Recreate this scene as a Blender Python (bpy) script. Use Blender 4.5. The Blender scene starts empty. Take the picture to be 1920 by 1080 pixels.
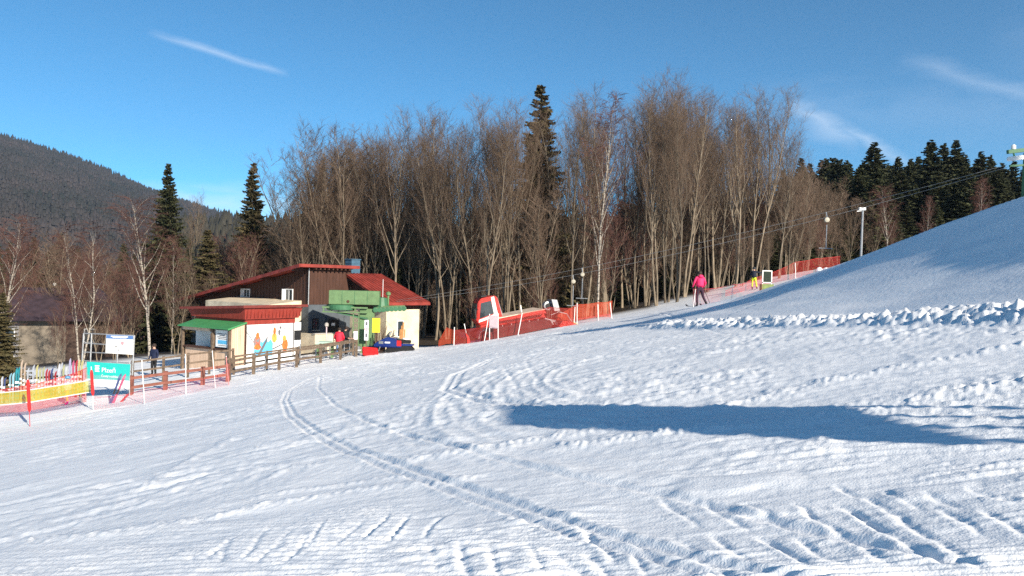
import bpy, bmesh, math, random
import numpy as np
from mathutils import Vector, Matrix

# ------------------------------------------------------------------ camera
EYE = 1.6
FPX = 1478.0                      # focal length in photograph pixels (1920 wide)
PITCH, ROLL = 0.0101, 0.026
SUN_AZ = math.radians(35.6)       # degrees to the right of straight behind the camera
SUN_EL = math.radians(24.0)
S2 = (math.sin(SUN_AZ), -math.cos(SUN_AZ))

scene = bpy.context.scene
col = scene.collection
fwd = Vector((0, math.cos(PITCH), -math.sin(PITCH)))
rgt = Vector((math.cos(ROLL), 0, math.sin(ROLL)))
rgt = (rgt - fwd * rgt.dot(fwd)).normalized()
upv = rgt.cross(fwd).normalized()
cam_d = bpy.data.cameras.new('camera')
cam_d.sensor_width = 36.0
cam_d.lens = 36.0 * FPX / 1920.0
cam_d.clip_start = 0.05
cam_d.clip_end = 12000
cam = bpy.data.objects.new('camera', cam_d)
col.objects.link(cam)
m = Matrix((rgt, upv, -fwd)).transposed().to_4x4()
m.translation = Vector((0, 0, EYE))
cam.matrix_world = m
scene.camera = cam

# ------------------------------------------------------------------ world
world = bpy.data.worlds.new('World')
scene.world = world
world.use_nodes = True
wt = world.node_tree
wt.nodes.clear()
def wn(t, **k):
    n = wt.nodes.new(t)
    for a, b in k.items(): setattr(n, a, b)
    return n
wout = wn('ShaderNodeOutputWorld')
wbg = wn('ShaderNodeBackground')
sky = wn('ShaderNodeTexSky', sky_type='NISHITA', sun_disc=False)
sky.sun_elevation = SUN_EL
sky.sun_rotation = math.pi - SUN_AZ
sky.altitude = 1200
sky.air_density = 0.65
sky.dust_density = 0.0
sky.ozone_density = 4.5
wbg.inputs['Strength'].default_value = 0.10
# thin cirrus and old contrails, laid out by direction in the sky
geo = wn('ShaderNodeNewGeometry')
def vmath(op, a, b=None):
    n = wn('ShaderNodeVectorMath', operation=op)
    wt.links.new(a, n.inputs[0])
    if b is not None:
        if isinstance(b, (tuple, list, Vector)): n.inputs[1].default_value = tuple(b)
        else: wt.links.new(b, n.inputs[1])
    return n
def fmath(op, a, b=None, clamp=False):
    n = wn('ShaderNodeMath', operation=op, use_clamp=clamp)
    for i, v in enumerate((a, b)):
        if v is None: continue
        if isinstance(v, (int, float)): n.inputs[i].default_value = v
        else: wt.links.new(v, n.inputs[i])
    return n.outputs[0]
def sky_dir(px, py):
    return (fwd + rgt * ((px - 960) / FPX) + upv * ((540 - py) / FPX)).normalized()
neg = vmath('SCALE', geo.outputs['Incoming']); neg.inputs['Scale'].default_value = -1.0
DIR = neg.outputs[0]
nz = wn('ShaderNodeTexNoise'); nz.inputs['Scale'].default_value = 14; nz.inputs['Detail'].default_value = 6
mp = wn('ShaderNodeMapping'); mp.inputs['Scale'].default_value = (1.0, 1.0, 3.5)
wt.links.new(DIR, mp.inputs[0]); wt.links.new(mp.outputs[0], nz.inputs['Vector'])
def streak(p0, p1, width, strength, soft=1.0):
    a, b = sky_dir(*p0), sky_dir(*p1)
    n = a.cross(b).normalized(); t = (b - a).normalized(); mid = ((a + b) / 2)
    half = (b - a).length / 2
    d = vmath('DOT_PRODUCT', DIR, n).outputs['Value']
    jit = fmath('MULTIPLY', fmath('SUBTRACT', nz.outputs['Fac'], 0.5), width * 1.6)
    d = fmath('ABSOLUTE', fmath('ADD', d, jit))
    w = fmath('SUBTRACT', 1.0, fmath('DIVIDE', d, width), True)
    w = fmath('POWER', w, 1.4)
    s = fmath('DIVIDE', fmath('ABSOLUTE', fmath('SUBTRACT', vmath('DOT_PRODUCT', DIR, t).outputs['Value'], mid.dot(t))), half)
    s = fmath('SUBTRACT', 1.0, fmath('POWER', s, 3.0), True)
    f = fmath('MULTIPLY', w, s)
    front = fmath('GREATER_THAN', vmath('DOT_PRODUCT', DIR, mid.normalized()).outputs['Value'], 0.3)
    f = fmath('MULTIPLY', f, front)
    f = fmath('MULTIPLY', f, fmath('ADD', fmath('MULTIPLY', nz.outputs['Fac'], 0.9), 0.35))
    return fmath('MULTIPLY', f, strength)
tot = streak((275, 58), (545, 141), 0.0062, 0.42)
for a in [((1470, 195), (1620, 270), 0.022, 0.42), ((1560, 225), (1720, 315), 0.012, 0.40),
          ((1680, 110), (2250, 260), 0.016, 0.26), ((1380, 200), (2100, 215), 0.05, 0.09),
          ((1850, 60), (2500, 120), 0.05, 0.09), ((60, 372), (700, 392), 0.03, 0.5), ((330, 345), (560, 375), 0.010, 0.28)]:
    tot = fmath('MAXIMUM', tot, streak(*a))
mix = wn('ShaderNodeMix', data_type='RGBA')
wt.links.new(tot, mix.inputs['Factor'])
tint = wn('ShaderNodeMix', data_type='RGBA', blend_type='MULTIPLY')
tint.inputs['Factor'].default_value = 1.0
tint.inputs['B'].default_value = (0.44, 0.90, 0.88, 1)
wt.links.new(sky.outputs[0], tint.inputs['A'])
wt.links.new(tint.outputs['Result'], mix.inputs['A'])
mix.inputs['B'].default_value = (5.6, 6.2, 7.0, 1)
wt.links.new(mix.outputs['Result'], wbg.inputs['Color'])
wt.links.new(wbg.outputs[0], wout.inputs[0])

# ------------------------------------------------------------------ sun
sd = bpy.data.lights.new('sun', 'SUN')
sd.energy = 5.0
sd.angle = math.radians(0.53)
sd.color = (1.0, 0.905, 0.76)
sun = bpy.data.objects.new('sun', sd)
col.objects.link(sun)
S3 = Vector((S2[0] * math.cos(SUN_EL), S2[1] * math.cos(SUN_EL), math.sin(SUN_EL)))
sun.rotation_euler = S3.to_track_quat('Z', 'Y').to_euler()
sun.location = S3 * 60

vs = scene.view_settings
vs.view_transform = 'Standard'; vs.look = 'None'; vs.exposure = 0.90; vs.gamma = 1.0
vs.use_curve_mapping = False
scene.cycles.use_denoising = False
scene.cycles.sample_clamp_indirect = 3.0
scene.cycles.max_bounces = 6
scene.cycles.transparent_max_bounces = 24
scene.cycles.volume_bounces = 0

# ------------------------------------------------------------------ helpers
rng = random.Random(7)
def lin(c):
    c = c / 255.0
    return c / 12.92 if c <= 0.04045 else ((c + 0.055) / 1.055) ** 2.4
def rgb(r, g, b): return (lin(r), lin(g), lin(b))

def P(px, py, d):
    """world point seen at photograph pixel (px, py), d metres ahead"""
    v = fwd + rgt * ((px - 960) / FPX) + upv * ((540 - py) / FPX)
    t = d / v.y
    return Vector((0, 0, EYE)) + v * t

MATS = {}
def mat(name, c, rough=0.7, var=0.15, scale=6.0, bump=0.0, bscale=40.0, metal=0.0, spec=0.3, stretch=(1, 1, 1), c2=None, coat=0.0, rand=0.0):
    """procedural material: base colour broken up by noise, optional fine relief"""
    if name in MATS: return MATS[name]
    M = bpy.data.materials.new(name); M.use_nodes = True
    t = M.node_tree; b = t.nodes['Principled BSDF']
    b.inputs['Roughness'].default_value = rough
    b.inputs['Metallic'].default_value = metal
    b.inputs['Specular IOR Level'].default_value = spec
    b.inputs['Coat Weight'].default_value = coat
    tc = t.nodes.new('ShaderNodeTexCoord')
    mpn = t.nodes.new('ShaderNodeMapping'); mpn.inputs['Scale'].default_value = stretch
    t.links.new(tc.outputs['Object'], mpn.inputs[0])
    n = t.nodes.new('ShaderNodeTexNoise'); n.inputs['Scale'].default_value = scale; n.inputs['Detail'].default_value = 5
    t.links.new(mpn.outputs[0], n.inputs['Vector'])
    r = t.nodes.new('ShaderNodeValToRGB')
    r.color_ramp.elements[0].position = 0.3; r.color_ramp.elements[1].position = 0.7
    c = tuple(c)
    lo = tuple(x * (1 - var) for x in c); hi = tuple(min(1, x * (1 + var)) for x in c)
    if c2 is not None: lo, hi = c, tuple(c2)
    r.color_ramp.elements[0].color = (*lo, 1); r.color_ramp.elements[1].color = (*hi, 1)
    t.links.new(n.outputs['Fac'], r.inputs[0])
    out = r.outputs[0]
    if rand:
        oi = t.nodes.new('ShaderNodeObjectInfo')
        hs = t.nodes.new('ShaderNodeHueSaturation')
        mr = t.nodes.new('ShaderNodeMapRange'); mr.inputs[3].default_value = 1 - rand; mr.inputs[4].default_value = 1 + rand
        t.links.new(oi.outputs['Random'], mr.inputs[0]); t.links.new(mr.outputs[0], hs.inputs['Value'])
        t.links.new(out, hs.inputs['Color']); out = hs.outputs[0]
    t.links.new(out, b.inputs['Base Color'])
    if bump:
        n2 = t.nodes.new('ShaderNodeTexNoise'); n2.inputs['Scale'].default_value = bscale; n2.inputs['Detail'].default_value = 4
        t.links.new(mpn.outputs[0], n2.inputs['Vector'])
        bn = t.nodes.new('ShaderNodeBump'); bn.inputs['Strength'].default_value = bump; bn.inputs['Distance'].default_value = 0.02
        t.links.new(n2.outputs['Fac'], bn.inputs['Height']); t.links.new(bn.outputs[0], b.inputs['Normal'])
    MATS[name] = M
    return M

class MB:
    """collects shapes; build() links them as ONE mesh object"""
    def __init__(s): s.v = []; s.f = []; s.mi = []; s.cur = 0
    def add(s, vs, fs):
        o = len(s.v); s.v += [tuple(v) for v in vs]
        s.f += [tuple(i + o for i in f) for f in fs]; s.mi += [s.cur] * len(fs); return s
    def box(s, x0, x1, y0, y1, z0, z1):
        v = [(x, y, z) for z in (z0, z1) for y in (y0, y1) for x in (x0, x1)]
        return s.add(v, [(0, 2, 3, 1), (4, 5, 7, 6), (0, 1, 5, 4), (2, 6, 7, 3), (0, 4, 6, 2), (1, 3, 7, 5)])
    def hexa(s, q0, q1):
        """solid between two quads (same winding)"""
        return s.add(list(q0) + list(q1), [(3, 2, 1, 0), (4, 5, 6, 7), (0, 1, 5, 4), (1, 2, 6, 5), (2, 3, 7, 6), (3, 0, 4, 7)])
    def prism(s, poly, axis, a0, a1):
        """polygon (list of 2d) extruded along axis 'x','y','z'"""
        def mk(p, a):
            return {'x': (a, p[0], p[1]), 'y': (p[0], a, p[1]), 'z': (p[0], p[1], a)}[axis]
        n = len(poly)
        v = [mk(p, a0) for p in poly] + [mk(p, a1) for p in poly]
        return s.add(v, [tuple(range(n))[::-1], tuple(range(n, 2 * n))] + [(i, (i + 1) % n, n + (i + 1) % n, n + i) for i in range(n)])
    def tube(s, pts, rad, n=6, caps=True):
        pts = [Vector(p) for p in pts]
        if not isinstance(rad, (list, tuple)): rad = [rad] * len(pts)
        v = []; fs = []
        for i, p in enumerate(pts):
            d = (pts[min(i + 1, len(pts) - 1)] - pts[max(i - 1, 0)]).normalized()
            a = d.cross(Vector((0, 0, 1)) if abs(d.z) < 0.9 else Vector((1, 0, 0))).normalized(); b = d.cross(a)
            for k in range(n):
                an = 2 * math.pi * k / n
                v.append(p + (a * math.cos(an) + b * math.sin(an)) * rad[i])
        for i in range(len(pts) - 1):
            for k in range(n):
                k2 = (k + 1) % n
                fs.append((i * n + k, i * n + k2, (i + 1) * n + k2, (i + 1) * n + k))
        if caps:
            fs.append(tuple(range(n))[::-1]); fs.append(tuple((len(pts) - 1) * n + k for k in range(n)))
        return s.add(v, fs)
    def bar(s, a, b, w, h):
        """rectangular bar from a to b; w sideways, h in the upright direction"""
        a, b = Vector(a), Vector(b); d = (b - a).normalized()
        up = Vector((0, 0, 1)) if abs(d.z) < 0.95 else Vector((0, 1, 0))
        sd_ = d.cross(up).normalized(); u = sd_.cross(d)
        q = lambda c: [c + sd_ * w / 2 * i + u * h / 2 * j for i, j in ((-1, -1), (1, -1), (1, 1), (-1, 1))]
        return s.hexa(q(a), q(b))
    def lathe(s, prof, c=(0, 0, 0), n=16, axis='z'):
        v = []; fs = []
        for r, z in prof:
            for k in range(n):
                an = 2 * math.pi * k / n
                x, y = r * math.cos(an), r * math.sin(an)
                p = (x, y, z) if axis == 'z' else ((x, z, y) if axis == 'y' else (z, x, y))
                v.append((p[0] + c[0], p[1] + c[1], p[2] + c[2]))
        for i in range(len(prof) - 1):
            for k in range(n):
                fs.append((i * n + k, i * n + (k + 1) % n, (i + 1) * n + (k + 1) % n, (i + 1) * n + k))
        fs.append(tuple(range(n))[::-1]); fs.append(tuple((len(prof) - 1) * n + k for k in range(n)))
        return s.add(v, fs)
    def build(s, name, mats, parent=None, origin=None, smooth=False, bevel=0.0):
        me = bpy.data.meshes.new(name)
        vv = s.v
        if origin is not None: vv = [(x - origin[0], y - origin[1], z - origin[2]) for x, y, z in vv]
        me.from_pydata(vv, [], s.f)
        for M in (mats if isinstance(mats, (list, tuple)) else [mats]): me.materials.append(M)
        if any(s.mi): me.polygons.foreach_set('material_index', s.mi)
        bm = bmesh.new(); bm.from_mesh(me)
        bmesh.ops.recalc_face_normals(bm, faces=bm.faces)
        if bevel:
            bmesh.ops.bevel(bm, geom=list(bm.edges), offset=bevel, segments=2, affect='EDGES', clamp_overlap=True)
        bm.to_mesh(me); bm.free()
        if smooth: me.polygons.foreach_set('use_smooth', [True] * len(me.polygons))
        return link(name, me, parent)

def link(name, data, parent=None):
    o = bpy.data.objects.new(name, data); col.objects.link(o)
    if parent is not None: o.parent = parent
    return o
def tag(o, label=None, cat=None, group=None, kind=None):
    if label: o['label'] = label
    if cat: o['category'] = cat
    if group: o['group'] = group
    if kind: o['kind'] = kind
    return o
def thing(name, label, cat, loc=(0, 0, 0), rz=0.0, group=None):
    o = bpy.data.objects.new(name, None); col.objects.link(o)
    o.empty_display_size = 0.2
    o.location = loc; o.rotation_euler = (0, 0, rz)
    return tag(o, label, cat, group)
def copy_thing(o, loc, rz=0.0, sc=1.0, label=None, group=None):
    c = o.copy(); col.objects.link(c)
    c.location = loc; c.rotation_euler = (0, 0, rz)
    c.scale = (sc, sc, sc) if not isinstance(sc, tuple) else sc
    if label: c['label'] = label
    if group: c['group'] = group
    for ch in list(o.children):
        k = ch.copy(); col.objects.link(k); k.parent = c
        for g in list(ch.children):
            q = g.copy(); col.objects.link(q); q.parent = k
    return c
def text(name, s, size, M, parent, loc, rot, ext=0.004, align='LEFT', sx=1.0):
    cu = bpy.data.curves.new(name, 'FONT'); cu.body = s; cu.size = size; cu.extrude = ext
    cu.align_x = align
    cu.materials.append(M)
    tmp = bpy.data.objects.new(name, cu); col.objects.link(tmp)
    dg = bpy.context.evaluated_depsgraph_get(); dg.update()
    me = bpy.data.meshes.new_from_object(tmp.evaluated_get(dg)); bpy.data.objects.remove(tmp)
    o = bpy.data.objects.new(name, me); col.objects.link(o); o.parent = parent
    o.location = loc; o.rotation_euler = rot; o.scale = (sx, 1, 1)
    return o
# ------------------------------------------------------------------ ground shape
def _hash(ix, iy, seed):
    h = (ix.astype(np.int64) * 374761393 + iy.astype(np.int64) * 668265263 + seed * 1274126177) & 0x7fffffff
    h = ((h ^ (h >> 13)) * 1274126177) & 0x7fffffff
    return ((h ^ (h >> 16)) & 0xffff) / 65535.0
def vnoise(x, y, seed=0):
    ix, iy = np.floor(x), np.floor(y); fx, fy = x - ix, y - iy
    fx = fx * fx * fx * (fx * (fx * 6 - 15) + 10); fy = fy * fy * fy * (fy * (fy * 6 - 15) + 10)
    ix = ix.astype(np.int64); iy = iy.astype(np.int64)
    a, b = _hash(ix, iy, seed), _hash(ix + 1, iy, seed)
    c, d = _hash(ix, iy + 1, seed), _hash(ix + 1, iy + 1, seed)
    return (a * (1 - fx) + b * fx) * (1 - fy) + (c * (1 - fx) + d * fx) * fy - 0.5
def fbm(x, y, seed=0, octv=3):
    r = 0; a = 1.0
    for i in range(octv):
        r = r + a * vnoise(x * 2 ** i + 17.3 * i, y * 2 ** i - 9.1 * i, seed + i); a *= 0.5
    return r
def worley(x, y, seed=0):
    """distance to the nearest scattered point, and that cell's random number"""
    ix, iy = np.floor(x).astype(np.int64), np.floor(y).astype(np.int64)
    best = np.full(x.shape, 9.0); rid = np.zeros(x.shape)
    for dx in (-1, 0, 1):
        for dy in (-1, 0, 1):
            cx, cy = ix + dx, iy + dy
            px = cx + _hash(cx, cy, seed); py = cy + _hash(cx, cy, seed + 5)
            d = np.hypot(x - px, y - py); k = d < best
            best = np.where(k, d, best); rid = np.where(k, _hash(cx, cy, seed + 9), rid)
    return best, rid
def sstep(a, b, x):
    t = np.clip((x - a) / (b - a), 0, 1); return t * t * (3 - 2 * t)

_cp = []
for (px, py, d) in [(57, 800, 30), (273, 755, 33), (0, 812, 29), (400, 722, 38), (475, 702, 41), (585, 685, 45), (665, 668, 49),
                    (760, 653, 56), (460, 681, 46), (350, 690, 49), (578, 662, 56), (700, 655, 60), (200, 735, 38), (60, 745, 38),
                    (870, 645, 55), (1065, 609, 57), (1150, 597, 60), (960, 628, 57), (1000, 618, 63), (830, 652, 61),
                    (1310, 582, 41), (1415, 541, 66), (1300, 562, 68), (1400, 533, 72), (1560, 500, 80), (1480, 523, 68)]:
    p = P(px, py, d); _cp.append((p.x, p.y, p.z))
def _plane(x, y): return 0.19 * x - 0.043 * y
for (x, y) in [(0, 0), (-3, 3), (3, 3), (-5, 7), (4, 5), (0, 10), (-8, 12), (2, 14), (8.6, 13), (8.2, 20), (-8, 20), (0, 20), (5.2, 33),
               (0, 30), (-8, 32), (0, 42), (-6, 44), (-12, -8), (12, -8), (0, -15), (22, 5), (25, 20), (30, 40), (45, 55), (-25, 10), (-30, 20)]:
    _cp.append((x, y, _plane(x, y) if x > -20 else _plane(-20, y) + 0.1 * (x + 20)))
for (x, y, z) in [(-45, 75, -7.6), (-30, 70, -5.5), (-60, 60, -9), (-40, 45, -6.6), (-20, 85, -5.6), (0, 95, -3.5), (25, 100, 0.8), (50, 105, 4.5), (60, 80, 6.5)]:
    _cp.append((x, y, z))
_cp = np.array(_cp)
def _tps_k(r2): return 0.5 * r2 * np.log(r2 + 1e-9)
_n = len(_cp)
_d2 = (_cp[:, None, 0] - _cp[None, :, 0]) ** 2 + (_cp[:, None, 1] - _cp[None, :, 1]) ** 2
_A = np.zeros((_n + 3, _n + 3)); _A[:_n, :_n] = _tps_k(_d2) + np.eye(_n) * 25.0
_A[:_n, _n:] = np.c_[np.ones(_n), _cp[:, :2]]; _A[_n:, :_n] = _A[:_n, _n:].T
_w = np.linalg.solve(_A, np.r_[_cp[:, 2], 0, 0, 0])

CREST = np.array([(5.0, 43.0, 0.03), (7.5, 40.5, 0.16), (10.8, 37.0, 0.52), (13.3, 31.0, 1.45), (14.6, 24.0, 2.45), (15.6, 17.0, 3.0), (16.5, 9.0, 3.2), (17, 0, 3.2)])
TOE = np.array([(4.6, 41.0), (5.2, 33.0), (7.2, 25.0), (8.3, 20.0), (8.7, 13.0), (9.4, 6.0), (10, -2)])
def seg_dist(x, y, poly):
    """distance to a polyline, signed side (+ right of travel) and position along it 0..n-1"""
    best = np.full(x.shape, 1e9); side = np.zeros(x.shape); par = np.zeros(x.shape)
    for i in range(len(poly) - 1):
        ax, ay = poly[i][:2]; bx, by = poly[i + 1][:2]
        dx, dy = bx - ax, by - ay; L = dx * dx + dy * dy
        t = np.clip(((x - ax) * dx + (y - ay) * dy) / L, 0, 1)
        qx, qy = x - ax - t * dx, y - ay - t * dy
        d = np.hypot(qx, qy); k = d < best
        best = np.where(k, d, best); side = np.where(k, np.sign(qx * dy - qy * dx), side); par = np.where(k, i + t, par)
    return best, side, par
def mound(x, y):
    dc, sc_, pc = seg_dist(x, y, CREST)
    h = np.interp(pc, range(len(CREST)), CREST[:, 2])
    dt, st, _ = seg_dist(x, y, TOE)
    left = dt / (dt + dc + 1e-6)                    # 0 at the toe, 1 at the crest
    inside = (st < 0)                              # on the crest's side of the toe line
    f = np.where(sc_ > 0, left ** 1.6, 1 - sstep(0, 9.0, dc) * 0.95)
    f = np.where((st > 0) & (sc_ > 0), 0.0, f)
    return h * f
def gz0(x, y):
    x = np.asarray(x, float); y = np.asarray(y, float)
    shp = x.shape; xf, yf = x.ravel(), y.ravel()
    z = np.zeros(xf.shape)
    near = np.hypot(xf, yf) < 190
    if near.any():
        xn, yn = xf[near], yf[near]
        acc = _w[_n] + _w[_n + 1] * xn + _w[_n + 2] * yn
        for i in range(_n):
            acc = acc + _w[i] * _tps_k((xn - _cp[i, 0]) ** 2 + (yn - _cp[i, 1]) ** 2)
        z[near] = acc
    r = np.hypot(xf, yf)
    far = np.clip(0.10 * xf - 3.5, -40, 14)
    w = sstep(85, 180, r)
    z = z * (1 - w) + far * w
    return z.reshape(shp)
SIDE = 1.0
def gz(x, y):
    a = np.atleast_1d(np.asarray(x, float)); b = np.atleast_1d(np.asarray(y, float))
    z = gz0(a, b) + np.where(np.hypot(a, b) < 80, mound(a, b), 0)
    return float(z[0]) if np.isscalar(x) or np.ndim(x) == 0 else z
def on_ground(px, d):
    """ground point in the photograph column px at depth d"""
    q = P(px, 540, d)
    for _ in range(3):                              # roll shifts the column a little with height
        z = gz(q.x, q.y); t = P(px, 540, d)
        py = 540 - ((Vector((q.x, q.y, z)) - Vector((0, 0, EYE))).dot(upv) / (Vector((q.x, q.y, z)) - Vector((0, 0, EYE))).dot(fwd)) * FPX
        q = P(px, py, d)
    return Vector((q.x, q.y, gz(q.x, q.y)))
def G(px, py):
    """where the line of sight through a photograph pixel meets the ground"""
    v = (fwd + rgt * ((px - 960) / FPX) + upv * ((540 - py) / FPX))
    t = np.geomspace(2.0, 120, 1500)
    x, y, z = v.x * t, v.y * t, EYE + v.z * t
    g = gz(x, y); k = np.argmax(z < g)
    return (x[k], y[k]) if z[k] < g[k] else (x[-1], y[-1])

# ------------------------------------------------------------------ the snow sheet with its tracks
def build_ground():
    az_d = np.radians(np.linspace(-38, 38, 820))
    az = np.r_[np.radians(np.linspace(-180, -40, 50)), az_d, np.radians(np.linspace(40, 180, 50)[:-1])]
    rs = [0.05, 0.5, 1.0, 1.5, 2.0]
    r = 2.3
    while r < 66:
        rs.append(r); r += min(max(0.00088 * r * r, 0.009), 0.19)
    while r < 2900: rs.append(r); r *= 1.09
    rs = np.array(rs); NR, NA = len(rs), len(az)
    R, A = np.meshgrid(rs, az, indexing='ij')
    X, Y = R * np.sin(A), R * np.cos(A)
    Z = gz0(X, Y) + np.where(R < 80, mound(X, Y), 0)
    det = (R < 70) & (np.abs(A) < 0.72)
    x, y, r_ = X[det], Y[det], R[det]
    fade = 1 - sstep(50, 68, r_)
    dm, sm, _ = seg_dist(x, y, TOE)
    on_m = (sm > 0).astype(float) if False else sstep(0.0, 1.2, np.where(mound(x, y) > 0.02, dm, 0))
    dz = 0.045 * fbm(x / 3.0, y / 3.0, 1, 2) + 0.016 * fbm(x / 0.9, y / 0.9, 3, 2)
    rough = sstep(-0.15, 0.25, fbm(x / 2.6, y / 2.6, 11, 2))
    rough = rough * (1 - 0.93 * on_m)
    nearc = 0.35 + 0.65 * sstep(7.5, 11.5, r_)
    dz = dz * (1 - 0.6 * on_m)
    dz += nearc * (0.007 + 0.014 * rough) * fbm(x / 0.15, y / 0.15, 21, 3) * (1 - 0.9 * on_m)
    dz += nearc * 0.010 * (0.4 + rough) * np.abs(fbm(x / 0.34, y / 0.34, 25, 3)) * 2 * (1 - 0.93 * on_m)
    dz += 0.012 * (0.2 + rough) * fbm(x / 0.4, y / 0.4, 27, 3) * sstep(9, 18, r_) * (1 - 0.93 * on_m)
    wd, wi = worley(x / 0.13, y / 0.13, 31)
    dz += nearc * rough * 0.016 * np.clip(0.55 - wd, 0, 1) * (wi > 0.45) * (1 - on_m)
    # wind ripples on the bank
    dz += on_m * (0.09 * fbm(x / 1.4 + 0.25 * y, y / 6.0, 41, 3) + 0.05 * np.abs(fbm(x / 0.8 + 0.3 * y, y / 4.0, 45, 2)))
    # fine streaks scraped along the way people and machines run
    def streaks(pa, pb, w_, l_, amp, mask, seed):
        a, b = np.array(G(*pa)), np.array(G(*pb)); t = (b - a) / np.linalg.norm(b - a)
        u = -x * t[1] + y * t[0]; v = x * t[0] + y * t[1]
        n = fbm(u / w_ + 0.6 * fbm(u / (8 * w_), v / (2 * l_), seed + 3, 1), v / l_, seed, 3)
        return amp * mask * (n + 0.5 * np.abs(n))
    lf = sstep(1.0, -3.0, x); g_ = np.clip(r_ / 12, 0.5, 2.5)
    dz += streaks((100, 840), (650, 735), 0.16, 1.6, 0.050, lf * sstep(8, 13, r_) * (0.35 + 0.65 * rough), 151)
    dz += streaks((940, 830), (1900, 655), 0.14, 1.3, 0.046, (1 - lf) * sstep(8, 12, r_) * (1 - on_m) * (0.35 + 0.65 * rough), 157)
    dz += streaks((200, 1000), (900, 905), 0.05, 0.6, 0.020, (1 - sstep(8, 13, r_)) * (0.3 + rough), 161)
    # scraped, polished patches where skis have turned
    def line(pts): return np.array([G(*p) for p in pts])
    pol = np.zeros(x.shape)
    for pts, w_ in [([(640, 990), (760, 985), (880, 970)], .22), ([(800, 925), (900, 912), (1000, 905)], .25), ([(330, 985), (440, 972), (560, 962)], .22), ([(60, 1040), (200, 1020), (300, 1010)], .25),
                    ([(1240, 915), (1380, 905), (1520, 890)], .3), ([(1640, 925), (1760, 918), (1850, 912)], .22), ([(1500, 690), (1700, 690), (1900, 660)], .8), ([(1350, 960), (1450, 950), (1540, 958)], .15), ([(600, 770), (700, 740), (800, 715)], .5), ([(300, 800), (450, 765), (600, 735)], .6), ([(100, 880), (250, 850), (380, 820)], .5)]:
        d, s, pr = seg_dist(x, y, line(pts)); e = sstep(0, 0.5, pr) * sstep(0, 0.5, 2 - pr)
        pol = np.maximum(pol, e * (1 - sstep(0.6, 1.0, d / w_ + 0.5 * fbm(x / .4, y / .4, 131, 2))))
    dz *= 1 - 0.85 * pol
    rough *= 1 - pol
    # groomer corduroy: fine ribs along the machine's path, worn away in patches
    def ribs(pa, pb, wave, amp, mask):
        a, b = np.array(G(*pa)), np.array(G(*pb)); t = (b - a) / np.linalg.norm(b - a); n = np.array((-t[1], t[0]))
        u = x * n[0] + y * n[1]; v = x * t[0] + y * t[1]
        ph = u / wave + 0.5 * fbm(u / 0.8, v / 1.6, 51, 2)
        w = 0.5 + 0.5 * np.sin(2 * np.pi * ph)
        br = 0.75 + 0.7 * fbm(u / 0.12, v / 0.35, 53, 2)
        return amp * w * np.clip(br, 0.1, 1.3) * mask
    c0 = np.array(G(1000, 870)); c1 = np.array(G(1920, 870))
    lower = sstep(0, 1, (11.0 - r_) / 2.5)
    patch = sstep(-0.22, 0.08, fbm(x / 1.7, y / 1.7, 61, 2)) * (1 - on_m)
    z1 = 1 - sstep(5.4, 6.4, r_); z2 = sstep(5.4, 6.4, r_) * (1 - sstep(9.5, 11, r_)); z3 = sstep(9.5, 11, r_) * (1 - sstep(17, 24, r_))
    right = sstep(-1.0, 1.0, x + 0.3)
    dz += ribs((1400, 992), (1700, 976), 0.080, 0.026, z1 * patch * right)
    dz += ribs((1250, 905), (1850, 872), 0.17, 0.030, z2 * patch * right)
    dz += ribs((900, 800), (1600, 770), 0.36, 0.030, z3 * patch * sstep(-4.0, -1.0, x))
    dz += ribs((500, 985), (760, 968), 0.11, 0.022, lower * patch * sstep(1.0, -1.0, x + 0.3))
    # turning circle of the groomer: broad concentric ribs across the middle of the piste
    rho = np.hypot((x - 3.2), (y - 16.5) / 2.3); ang_ = np.arctan2((y - 16.5) / 2.3, -(x - 3.2))
    mk = sstep(1.6, 2.3, rho) * (1 - sstep(4.6, 6.0, rho)) * sstep(1.9, 1.2, np.abs(ang_ - 0.25)) * (1 - on_m)
    wv = rho / 0.27 + 0.35 * fbm(x / 1.5, y / 3.0, 141, 2)
    dz += mk * (0.016 * (0.5 + 0.5 * np.sin(2 * np.pi * wv)) ** 2 + 0.020 * (0.5 + 0.5 * np.sin(2 * np.pi * rho / 1.1)) ** 6) * (0.7 + 0.8 * fbm(x / .6, y / .6, 143, 2))
    # gouges left by the track bars
    gou = []
    for i in range(8): gou.append(((1240 + 82 * i, 930 + 2 * i), (1330 + 88 * i, 1000 + 3 * i), 1.0))
    for i in range(9): gou.append(((1080 + 84 * i, 985 + 3 * i), (1165 + 88 * i, 1062 + 2 * i), 1.1))
    for i in range(9): gou.append(((800 + 62 * i, 1012 + 4 * i), (828 + 66 * i, 1085), 1.0))
    for i in range(5): gou.append(((1560 + 85 * i, 905 + 4 * i), (1660 + 80 * i, 950), 0.8))
    for i in range(8): gou.append(((392 + 56 * i, 1052 - 6 * i), (432 + 58 * i, 1008 - 8 * i), 0.8))
    for i in range(6): gou.append(((290 + 50 * i, 1062), (335 + 50 * i, 1035 - 5 * i), 0.6))
    rj = np.random.RandomState(9)
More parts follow.
